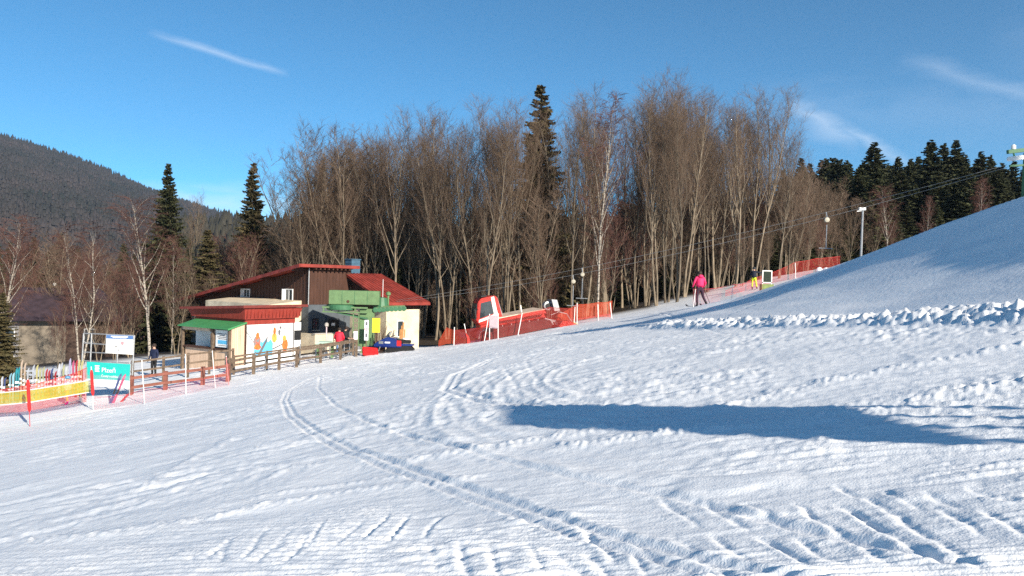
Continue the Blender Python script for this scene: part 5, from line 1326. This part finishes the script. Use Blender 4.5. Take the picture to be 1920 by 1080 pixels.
# nets round the groomer
net('orange_net', 'orange net turned up at the blade end of the groomer', [gp(822, 53.6, 0.0, 0.35), gp(836, 53.5, 0.15, 1.25), gp(853, 53.4, 0.1, 1.0)], M_neto, sag=0.02)
net('safety_net', 'red net stretched along the tracks of the groomer', [gp(853, 53.4, 0.0, 1.0), gp(905, 53.6, 0.0, 0.95), gp(935, 53.7, 0.05, 1.25), gp(975, 54.2, 0.05, 1.45), gp(1030, 54.8, 0.1, 1.55), gp(1075, 55.4, 0.0, 1.2)], net_mat('dense_red_netting', (0.32, 0.016, 0.010), 0.03, 0.20), sag=0.03)
net('orange_net', 'bright orange net right of the groomer tiller', [gp(1045, 57.6, 0.1, 0.9), gp(1080, 57.8, 0.25, 1.45), gp(1121, 58.2, 0.25, 1.35), gp(1147, 58.6, 0.1, 1.3)], M_neto, sag=0.05)
net('safety_net', 'faint pink net below the bright orange net', [gp(1062, 57.3, 0.0, 0.4), gp(1121, 57.9, 0.0, 0.35), gp(1147, 58.3, 0.0, 0.35)], M_netp, sag=0.02)
for (px, d, top, le, lab) in [(907, 53.3, 600, 8, 'leaning white pole crossing the groomer cab step'), (918, 53.2, 589, 0, 'left pole of the white sheet sign before the groomer'), (934, 53.2, 588, 0, 'right pole of the white sheet sign before the groomer'), (970, 53.6, 587, 9, 'leaning white pole before the groomer load deck'),
                              (851, 53.2, 614, 1, 'short white pole at the groomer blade'), (1082, 57.4, 568, 0, 'white pole holding the bright orange net, left one'), (1122, 57.8, 571, -1, 'white pole holding the bright orange net, middle one'), (1148, 58.2, 568, -4, 'white pole at the right end of the bright orange net'), (1076, 57.2, 576, 2, 'reddish thin pole before the bright orange net')]:
    gpole(lab, px, d, top, le, r=0.03)
o_ = on_ground(926, 53.15); t = thing('sheet_sign', 'pale sheet sign hung between two poles before the groomer', 'sign', o_)
panel(t, o_, [P(918, 592, 53.15), P(934, 591, 53.15), P(934, 616, 53.15), P(918, 615, 53.15)], 0.01, 'sheet', mat('pale_pink_sheet', (0.42, 0.34, 0.37), 0.8, 0.1))
# ------------------------------------------------------------------ drag lift: cables, hangers, tower
ca = P(742, 566, 53.0); tw = P(1923, 300, 34.0)
def cable(label, a, b, sag, r=0.009):
    a, b = Vector(a), Vector(b); pts = []
    for i in range(25):
        f = i / 24; p = a.lerp(b, f); p.z -= sag * 4 * f * (1 - f); pts.append(p - a)
    o = MB().tube(pts, r, 4).build('haul_cable', mat('steel_rope', (0.30, 0.29, 0.27), 0.5, 0.2, 5, metal=0.3)); o.location = a
    tag(o, label, 'cable'); return lambda f: a.lerp(b, f) - Vector((0, 0, sag * 4 * f * (1 - f)))
up_c = cable('upper steel haul rope of the drag lift', ca + Vector((0, 0.4, 0.1)), P(1888, 309, 34.6), 0.55)
dn_c = cable('lower steel haul rope of the drag lift', ca, P(1890, 313, 33.6), 0.75)
def hanger(label, px, cf):
    lo, hi = 0.0, 1.0
    for _ in range(40):
        mid = (lo + hi) / 2; q = cf(mid) - Vector((0, 0, EYE)); x = 960 + FPX * q.dot(rgt) / q.dot(fwd)
        lo, hi = (mid, hi) if x < px else (lo, mid)
    c = cf((lo + hi) / 2)
    t = thing('tow_hanger', label, 'tow bar', c, group='tow bars hanging on the lift rope')
    MB().tube([(0, 0, 0.02), (0.05, 0, -.25)], 0.025, 6).build('clamp', M_steel, t)
    MB().lathe([(.03, -.07), (.115, -.055), (.115, .055), (.03, .07)], (0.05, 0, -.36), 18, 'y').build('spring_drum', mat('pale_drum', (0.42, 0.38, 0.30), 0.5, 0.1), t)
    MB().tube([(0.05, 0, -.6), (0.04, 0, -1.75)], 0.022, 6).build('rod', M_steel, t); MB().tube([(-.3, 0, -1.75), (.38, 0, -1.76)], 0.022, 6).build('crossbar', M_steel, t)
hanger('tow bar on the rope above the orange net, right one', 1091, up_c); hanger('tow bar on the rope above the orange net, left one', 1074, dn_c); hanger('tow bar on the rope left of the snow-lance pole', 1549, up_c)
b = on_ground(1926, 34.0); b.z -= 0.3
t = thing('lift_tower', 'green steel lift tower at the right picture edge', 'lift tower', b)
zt = P(1926, 285, 34).z - b.z
MB().hexa([(-.28, -.28, -.5), (.28, -.28, -.5), (.28, .28, -.5), (-.28, .28, -.5)], [(-.2, -.2, zt), (.2, -.2, zt), (.2, .2, zt), (-.2, .2, zt)]).build('column', M_dgreen, t, bevel=0.02)  # shade of the column's near side put into the colour as darker green
MB().bar((-1.0, 0, zt - .02), (1.6, 0, zt + .34), .16, .16).build('cross_arm', M_dgreen, t)
MB().bar((-.9, 0, zt - .62), (-.2, 0, zt - .56), .08, .08).build('lower_arm', M_dgreen, t)
for k in range(5): MB().lathe([(.05, -.05), (.10, -.04), (.06, 0), (.10, .04), (.05, .05)], (-1.1 + .13 * k, -.3, zt - .37 + .02 * k), 12, 'y').build('sheave', M_hemw, t)
MB().bar((-.75, 0, zt - .05), (-.85, -.28, zt - .33), .05, .06).build('bracket', M_dgreen, t); MB().lathe([(.05, 0), (.09, .05), (.09, .2), (.03, .25)], (-.75, 0, zt + .06), 10).build('lamp', M_hemw, t)
# slope lamp / snow lance pole
b = on_ground(1613, 62); t = thing('snow_lance', 'tall grey pole with white head behind the snow bank', 'pole', b)
zt = P(1616, 394, 62).z - b.z
MB().tube([(0, 0, -.5), (0.05, 0, zt)], [0.11, 0.075], 8).build('mast', M_steel, t); MB().box(-.25, .25, -.12, .12, zt, zt + .2).build('head', M_white, t); MB().bar((-.4, 0, zt - .1), (.1, 0, zt - .02), .06, .06).build('bracket', M_white, t)
b = on_ground(100, 92); t = thing('globe_lamp', 'white globe lamp above the dark-roofed house at left', 'lamp', b); zt = P(102, 533, 92).z - b.z
MB().tube([(0, 0, -.4), (0, 0, zt - .15)], 0.05, 7).build('post', M_wood, t); MB().lathe([(.02, -.19), (.14, -.14), (.2, 0), (.14, .14), (.02, .19)], (0, 0, zt), 16).build('globe', M_hemw, t)
# ------------------------------------------------------------------ nets along the upper piste
net('safety_net', 'red safety net rising to the right above the snow bank', [gp(1360, 63, 0.0, 0.45), gp(1420, 66.5, 0.0, 0.85), gp(1455, 67, 0.0, 1.0), gp(1490, 67.5, 0.0, 1.4), gp(1530, 70, 0.0, 1.25), gp(1575, 73, 0.0, 1.0)], M_netr, sag=0.03)
net('safety_net', 'pale red net right of the pink skier', [gp(1299, 40.4, 0.12, 0.95), gp(1372, 45, 0.0, 1.0), gp(1430, 50, 0.0, 1.1)], M_netp, sag=0.10)
gpole('white net pole beside the pink skier', 1299, 40.2, 543, 5); gpole('white net pole between the two skiers', 1371, 45, 536, 3); gpole('white net pole on the skyline net', 1492, 67.3, 493, -1, r=0.03)
b = on_ground(1437, 50.5); t = thing('control_box', 'green control box with framed dark screen beside the far skier', 'control box', b)
zt0 = P(1437, 538, 50.5).z - b.z
MB().box(-.38, .38, -.25, .25, -.4, zt0 + .18).build('cabinet', mat('olive_green_paint', (0.17, 0.22, 0.07), 0.6, 0.3, 4), t); MB().box(.38, .55, -.2, .2, -.4, zt0 + .1).build('side_box', M_hemw, t)
f_ = MB().box(-.30, .33, -.03, .03, zt0 + .25, zt0 + .31).box(-.30, .33, -.03, .03, zt0 + 1.0, zt0 + 1.06).box(-.30, -.24, -.03, .03, zt0 + .18, zt0 + 1.0).box(.27, .33, -.03, .03, zt0 + .18, zt0 + 1.0).build('frame', M_hemw, t)
MB().box(-.24, .27, -.015, .015, zt0 + .31, zt0 + 1.0).build('screen', mat('dark_green_screen', (0.02, 0.03, 0.02), 0.3, 0.2), f_)
b = on_ground(1536, 69.5); t = thing('snow_lump', 'two white snow lumps before the skyline net', 'snow lump', b)
MB().lathe([(.3, -.1), (.32, .15), (.2, .38), (.05, .45)], (0, 0, 0), 9).lathe([(.25, -.1), (.26, .1), (.15, .3), (.04, .34)], (.6, 0, .1), 9).build('lump', mat('lump_snow', (0.85, 0.86, 0.88), 0.6, 0.05, 5, 0.3, 10), t)
# ------------------------------------------------------------------ big board beyond the right edge; its shadow crosses the foreground
hx, hy = 7.9, 1.3
t = thing('billboard', 'large board on four posts beyond the right picture edge', 'billboard', (hx, hy, gz(hx, hy)))
for y in (-1.05, -.35, .35, 1.05): MB().box(.06, .14, y - .02, y + .02, -.6 + gz(hx, hy + y) - gz(hx, hy), 4.1).build('post', M_wood, t)
MB().box(-.05, .055, -1.17, 1.17, 2.2, 4.1).build('board', M_wood, t)
MB().box(-.06, -.052, -1.12, 1.12, 2.25, 4.05).build('face', M_white, t)

# ------------------------------------------------------------------ people
M_skin = mat('skin', (0.50, 0.30, 0.22), 0.6, 0.08, 5)
def person(label, loc, rz, joints, cols, scale=1.0, extra=None, name='person'):
    """joints: posed skeleton; the body is one skinned surface, coloured by the nearest bone"""
    J = {k: (Vector(v[0]), v[1]) for k, v in joints.items()}
    chain = [('pelvis', 'waist'), ('waist', 'chest'), ('chest', 'neck'), ('neck', 'head'), ('head', 'crown')]
    for s in 'lr':
        chain += [('pelvis', 'hip_' + s), ('hip_' + s, 'knee_' + s), ('knee_' + s, 'ankle_' + s), ('ankle_' + s, 'toe_' + s),
                  ('chest', 'sho_' + s), ('sho_' + s, 'elb_' + s), ('elb_' + s, 'wri_' + s), ('wri_' + s, 'palm_' + s)]
        w_, p_ = J['wri_' + s][0], J['palm_' + s][0]; d = (p_ - w_).normalized(); sd_ = d.cross(Vector((0, 1, 0.2))).normalized()
        for k, (o, ln_) in enumerate(((-.030, .060), (-.010, .075), (.010, .070), (.030, .055))):
            a = p_ + sd_ * o + d * .02; J['f%d%s' % (k, s)] = (a + d * ln_ * .6, .010); J['g%d%s' % (k, s)] = (a + d * ln_ + Vector((0, -.015, -.01)), .009)
            chain += [('palm_' + s, 'f%d%s' % (k, s)), ('f%d%s' % (k, s), 'g%d%s' % (k, s))]
        J['th' + s] = (w_.lerp(p_, .5) + sd_ * .05 + d * .02, .011); chain.append(('palm_' + s, 'th' + s))
    names = list(J); idx = {n: i for i, n in enumerate(names)}
    me = bpy.data.meshes.new('skeleton'); me.from_pydata([tuple(J[n][0]) for n in names], [(idx[a], idx[b]) for a, b in chain], [])
    ob = bpy.data.objects.new('skeleton', me); col.objects.link(ob)
    sk = ob.modifiers.new('skin', 'SKIN'); sk.use_smooth_shade = True
    sub = ob.modifiers.new('sub', 'SUBSURF'); sub.levels = 1; sub.render_levels = 1
    for i, n in enumerate(names):
        r = J[n][1]; me.skin_vertices[0].data[i].radius = (r, r) if not isinstance(r, tuple) else r
        me.skin_vertices[0].data[i].use_root = (n == 'pelvis')
    dg = bpy.context.evaluated_depsgraph_get(); dg.update()
    body = bpy.data.meshes.new_from_object(ob.evaluated_get(dg)); bpy.data.objects.remove(ob)
    body.name = 'body'; body.materials.clear()
    mats_ = []; 
    for c in cols.values():
        if c not in mats_: mats_.append(c)
    for M_ in mats_: body.materials.append(M_)
    def region(a, b):
        n = b
        if n in ('head', 'crown'): return 'head'
        if n[0] in 'fgt' and n[:3] != 'toe' or n.startswith('palm'): return 'hand'
        if n.startswith('toe') : return 'boot'
        if n.startswith(('hip', 'knee', 'ankle')): return 'leg'
        return 'torso'
    segs = [(J[a][0], J[b][0], region(a, b)) for a, b in chain]
    for p in body.polygons:
        c = p.center; best = None
        for a, b, rg_ in segs:
            ab = b - a; t_ = max(0, min(1, (c - a).dot(ab) / max(ab.length_squared, 1e-9))); d_ = (c - a - ab * t_).length
            if best is None or d_ < best[0]: best = (d_, rg_)
        rg_ = best[1]
        if rg_ == 'leg' and (J['ankle_l'][0] - c).length < .13 * 1 or rg_ == 'leg' and (J['ankle_r'][0] - c).length < .13: rg_ = 'boot'
        p.material_index = mats_.index(cols[rg_]); p.use_smooth = True
    t = thing(name, label, 'person', loc, rz)
    t.scale = (scale,) * 3
    bo = link('body', body, t)
    # face: nose, eyes, ears; headgear
    hc = J['head'][0].lerp(J['crown'][0], 0.45)
    MB().lathe([(.004, -.135), (.016, -.10), (.014, -.09)], hc + Vector((0, 0, -.01)), 6, 'y').build('nose', M_skin, t)
    for s in (-1, 1): MB().lathe([(.004, -.112), (.011, -.108), (.011, -.098)], hc + Vector((.035 * s, 0, .02)), 6, 'y').build('eye', M_black, t)
    return t, J
BASE = dict(pelvis=((0, 0, .95), (.15, .11)), waist=((0, 0, 1.10), (.145, .105)), chest=((0, 0, 1.36), (.17, .12)), neck=((0, 0, 1.50), .06), head=((0, -.01, 1.60), .085), crown=((0, -.01, 1.72), .075),
            hip_l=((-.10, 0, .88), .10), hip_r=((.10, 0, .88), .10), knee_l=((-.11, -.02, .50), .072), knee_r=((.11, -.02, .50), .072), ankle_l=((-.11, .02, .10), .055), ankle_r=((.11, .02, .10), .055),
            toe_l=((-.12, -.15, .05), .045), toe_r=((.12, -.15, .05), .045), sho_l=((-.20, 0, 1.42), .075), sho_r=((.20, 0, 1.42), .075), elb_l=((-.27, .02, 1.14), .055), elb_r=((.27, .02, 1.14), .055),
            wri_l=((-.26, -.10, .92), .040), wri_r=((.26, -.10, .92), .040), palm_l=((-.26, -.14, .85), .034), palm_r=((.26, -.14, .85), .034))
def pose(**k): d = dict(BASE); d.update({a: (b, BASE[a][1]) for a, b in k.items()}); return d
def headgear(t, J, M_, name, grow=1.0):
    c = J['head'][0].lerp(J['crown'][0], .5)
    return MB().lathe([(.115 * grow, -.03), (.122 * grow, .02), (.112 * grow, .08), (.07 * grow, .13), (.01, .145)], c + Vector((0, .012, .0)), 14).build(name, M_, t, smooth=True)
M_pink = mat('pink_jacket_fabric', (0.80, 0.035, 0.14), 0.7, 0.1, 6, 0.3, 14); M_dtrs = mat('dark_plum_trousers', (0.040, 0.018, 0.035), 0.8, 0.2, 6)
M_navy = mat('navy_jacket_fabric', (0.012, 0.016, 0.032), 0.8, 0.2, 6); M_lime = mat('lime_trousers', (0.60, 0.72, 0.03), 0.7, 0.1, 6); M_jred = mat('red_jacket_fabric', (0.72, 0.025, 0.055), 0.7, 0.1, 6, 0.3, 14)
M_jean = mat('blue_jeans', (0.09, 0.16, 0.32), 0.85, 0.15, 8); M_blk = mat('black_clothing', (0.014, 0.014, 0.016), 0.8, 0.2, 6); M_hair = mat('dark_hair', (0.03, 0.02, 0.015), 0.7, 0.2, 20)
def cols(j, l, b, h=None, hd=None): return dict(torso=j, leg=l, boot=b, hand=h or M_blk, head=hd or M_skin)
M_skib = mat('dark_ski', (0.03, 0.03, 0.035), 0.4, 0.2)
def flat_ski(par, x, y, z, L, rz, ry):
    o = MB().prism([(-.75, 0), (.72, 0), (.86, .03), (.96, .10), (.94, .11), (.84, .045), (.7, .018), (-.75, .018)], 'y', -.04, .04).build('ski', M_skib, par); o.location = (x, y, z); o.rotation_euler = (0, ry, rz); return o
# skier in pink, seen from behind, climbing/skating with legs apart
b = on_ground(1311, 40.8)
t, J = person('skier in bright pink jacket and dark trousers standing with legs apart', b, math.radians(195), pose(hip_l=(-.11, 0, .87), knee_l=(-.22, -.05, .50), ankle_l=(-.40, .02, .12), toe_l=(-.46, -.12, .07), knee_r=(.12, -.03, .48), ankle_r=(.12, .02, .06), toe_r=(.12, -.16, .02),
    elb_l=(-.32, .0, 1.16), wri_l=(-.30, -.16, .98), palm_l=(-.30, -.21, .93), elb_r=(.32, .0, 1.16), wri_r=(.30, -.16, .98), palm_r=(.30, -.21, .93), head=(0, -.03, 1.58), crown=(0, -.05, 1.69)), cols(M_pink, M_dtrs, M_blk), 1.04)
headgear(t, J, M_hair, 'hat', 1.0)
MB().lathe([(.10, 1.44), (.13, 1.50), (.11, 1.56), (.06, 1.58)], (0, .07, 0), 12).build('hood', M_pink, t, smooth=True)
MB().lathe([(.19, 1.0), (.205, 1.1), (.20, 1.3), (.19, 1.42)], (0, .0, 0), 14).build('jacket', M_pink, t, smooth=True)
flat_ski(t, .12, -.15, 0.0, 1.6, math.radians(-88), 0.05); flat_ski(t, -.46, -.12, .06, 1.6, math.radians(-100), 0.05)
MB().tube([(.30, -.2, .98), (.42, .30, .02)], .012, 5).build('ski_pole', M_blk, t); MB().tube([(-.30, -.2, .98), (-.50, .25, .06)], .012, 5).build('ski_pole', M_blk, t)
# far skier in navy and lime, arm stretched to the box
b = on_ground(1413, 64.5)
t, J = person('far skier in navy jacket and lime trousers reaching out an arm', b, math.radians(150), pose(elb_l=(-.46, -.05, 1.32), wri_l=(-.70, -.12, 1.42), palm_l=(-.78, -.14, 1.46), knee_r=(.13, -.04, .5), knee_l=(-.18, -.03, .5), ankle_l=(-.26, .02, .1), toe_l=(-.28, -.14, .05)), cols(M_navy, M_lime, M_dtrs, M_skin), 1.03)
headgear(t, J, mat('dark_helmet', (0.02, 0.025, 0.03), 0.3, 0.2), 'helmet', 1.15)
MB().lathe([(.185, .98), (.20, 1.1), (.20, 1.3), (.18, 1.42)], (0, 0, 0), 14).build('jacket', M_navy, t, smooth=True)
MB().tube([(-.78, -.14, 1.46), (-1.05, -.2, 1.75)], .012, 5).build('ski_pole', M_wood, t)
flat_ski(t, .12, -.15, 0.0, 1.6, math.radians(-80), 0.05); flat_ski(t, -.28, -.14, .0, 1.6, math.radians(-95), 0.05)
# people at the lift
b = on_ground(635, 50.6)
t, J = person('person in bright red jacket and blue jeans seen from behind at the lift', b, math.radians(175), pose(elb_l=(-.31, -.02, 1.14), elb_r=(.31, -.02, 1.14), wri_l=(-.24, -.16, .98), wri_r=(.24, -.16, .98), palm_l=(-.2, -.22, .95), palm_r=(.2, -.22, .95), head=(0, -.05, 1.58), crown=(0, -.08, 1.69)), cols(M_jred, M_jean, M_blk), 1.02)
MB().lathe([(.215, .86), (.23, 1.0), (.225, 1.3), (.20, 1.44), (.10, 1.5)], (0, 0, 0), 14).build('jacket', M_jred, t, smooth=True); headgear(t, J, M_hair, 'hair', .98)
b = on_ground(646.5, 51.4)
t, J = person('person in black clothes bending the arms, beside the red jacket', b, math.radians(75), pose(wri_l=(-.22, -.30, 1.05), palm_l=(-.2, -.37, 1.05), wri_r=(.2, -.30, 1.02), palm_r=(.18, -.37, 1.02), elb_l=(-.27, -.02, 1.12), elb_r=(.27, -.02, 1.12), head=(0, -.06, 1.57), crown=(0, -.1, 1.68)), cols(M_blk, M_blk, M_blk, M_skin), 1.05)
headgear(t, J, M_hair, 'hair', .98); MB().lathe([(.20, .80), (.21, 1.0), (.21, 1.3), (.19, 1.43)], (0, 0, 0), 14).build('jacket', M_blk, t, smooth=True)
b = on_ground(288, 44.0)
t, J = person('person in dark blue behind the rail fence left of the booth', b, math.radians(-20), pose(), cols(mat('dark_blue_jacket', (0.012, 0.018, 0.05), 0.8, 0.2), M_blk, M_blk), 1.0); headgear(t, J, M_hair, 'hat', 1.0)
b = on_ground(126, 34.9)
t, J = person('child in pink jacket, orange trousers and blue helmet behind the red net', b, math.radians(-60), pose(), cols(mat('pale_pink_jacket', (0.80, 0.35, 0.40), 0.7, 0.4, 9), mat('orange_trousers', (0.75, 0.22, 0.08), 0.7, 0.1), mat('magenta_boots', (0.75, 0.03, 0.25), 0.5, 0.1), M_pink), 0.72); headgear(t, J, mat('blue_white_helmet', (0.10, 0.25, 0.42), 0.3, 0.3, 9), 'helmet', 1.35)
MB().lathe([(.21, .92), (.23, 1.1), (.22, 1.35), (.17, 1.46)], (0, 0, 0), 14).build('jacket', mat('pale_pink_jacket', (0.80, 0.35, 0.40)), t, smooth=True)
# ------------------------------------------------------------------ air
hb = MB(); hb.box(-2950, 2950, -2950, 2950, -75, 520)
hz = hb.build('haze', [])
hz.data.materials.clear()
HM = bpy.data.materials.new('thin_haze'); HM.use_nodes = True
HM.node_tree.nodes.remove(HM.node_tree.nodes['Principled BSDF'])
pv = HM.node_tree.nodes.new('ShaderNodeVolumePrincipled')
pv.inputs['Color'].default_value = (0.62, 0.78, 1.0, 1)
pv.inputs['Density'].default_value = 0.00010
pv.inputs['Anisotropy'].default_value = 0.2
HM.node_tree.links.new(pv.outputs[0], HM.node_tree.nodes['Material Output'].inputs['Volume'])
hz.data.materials.append(HM)
tag(hz, 'thin blue haze filling the valley air', 'haze', kind='stuff')
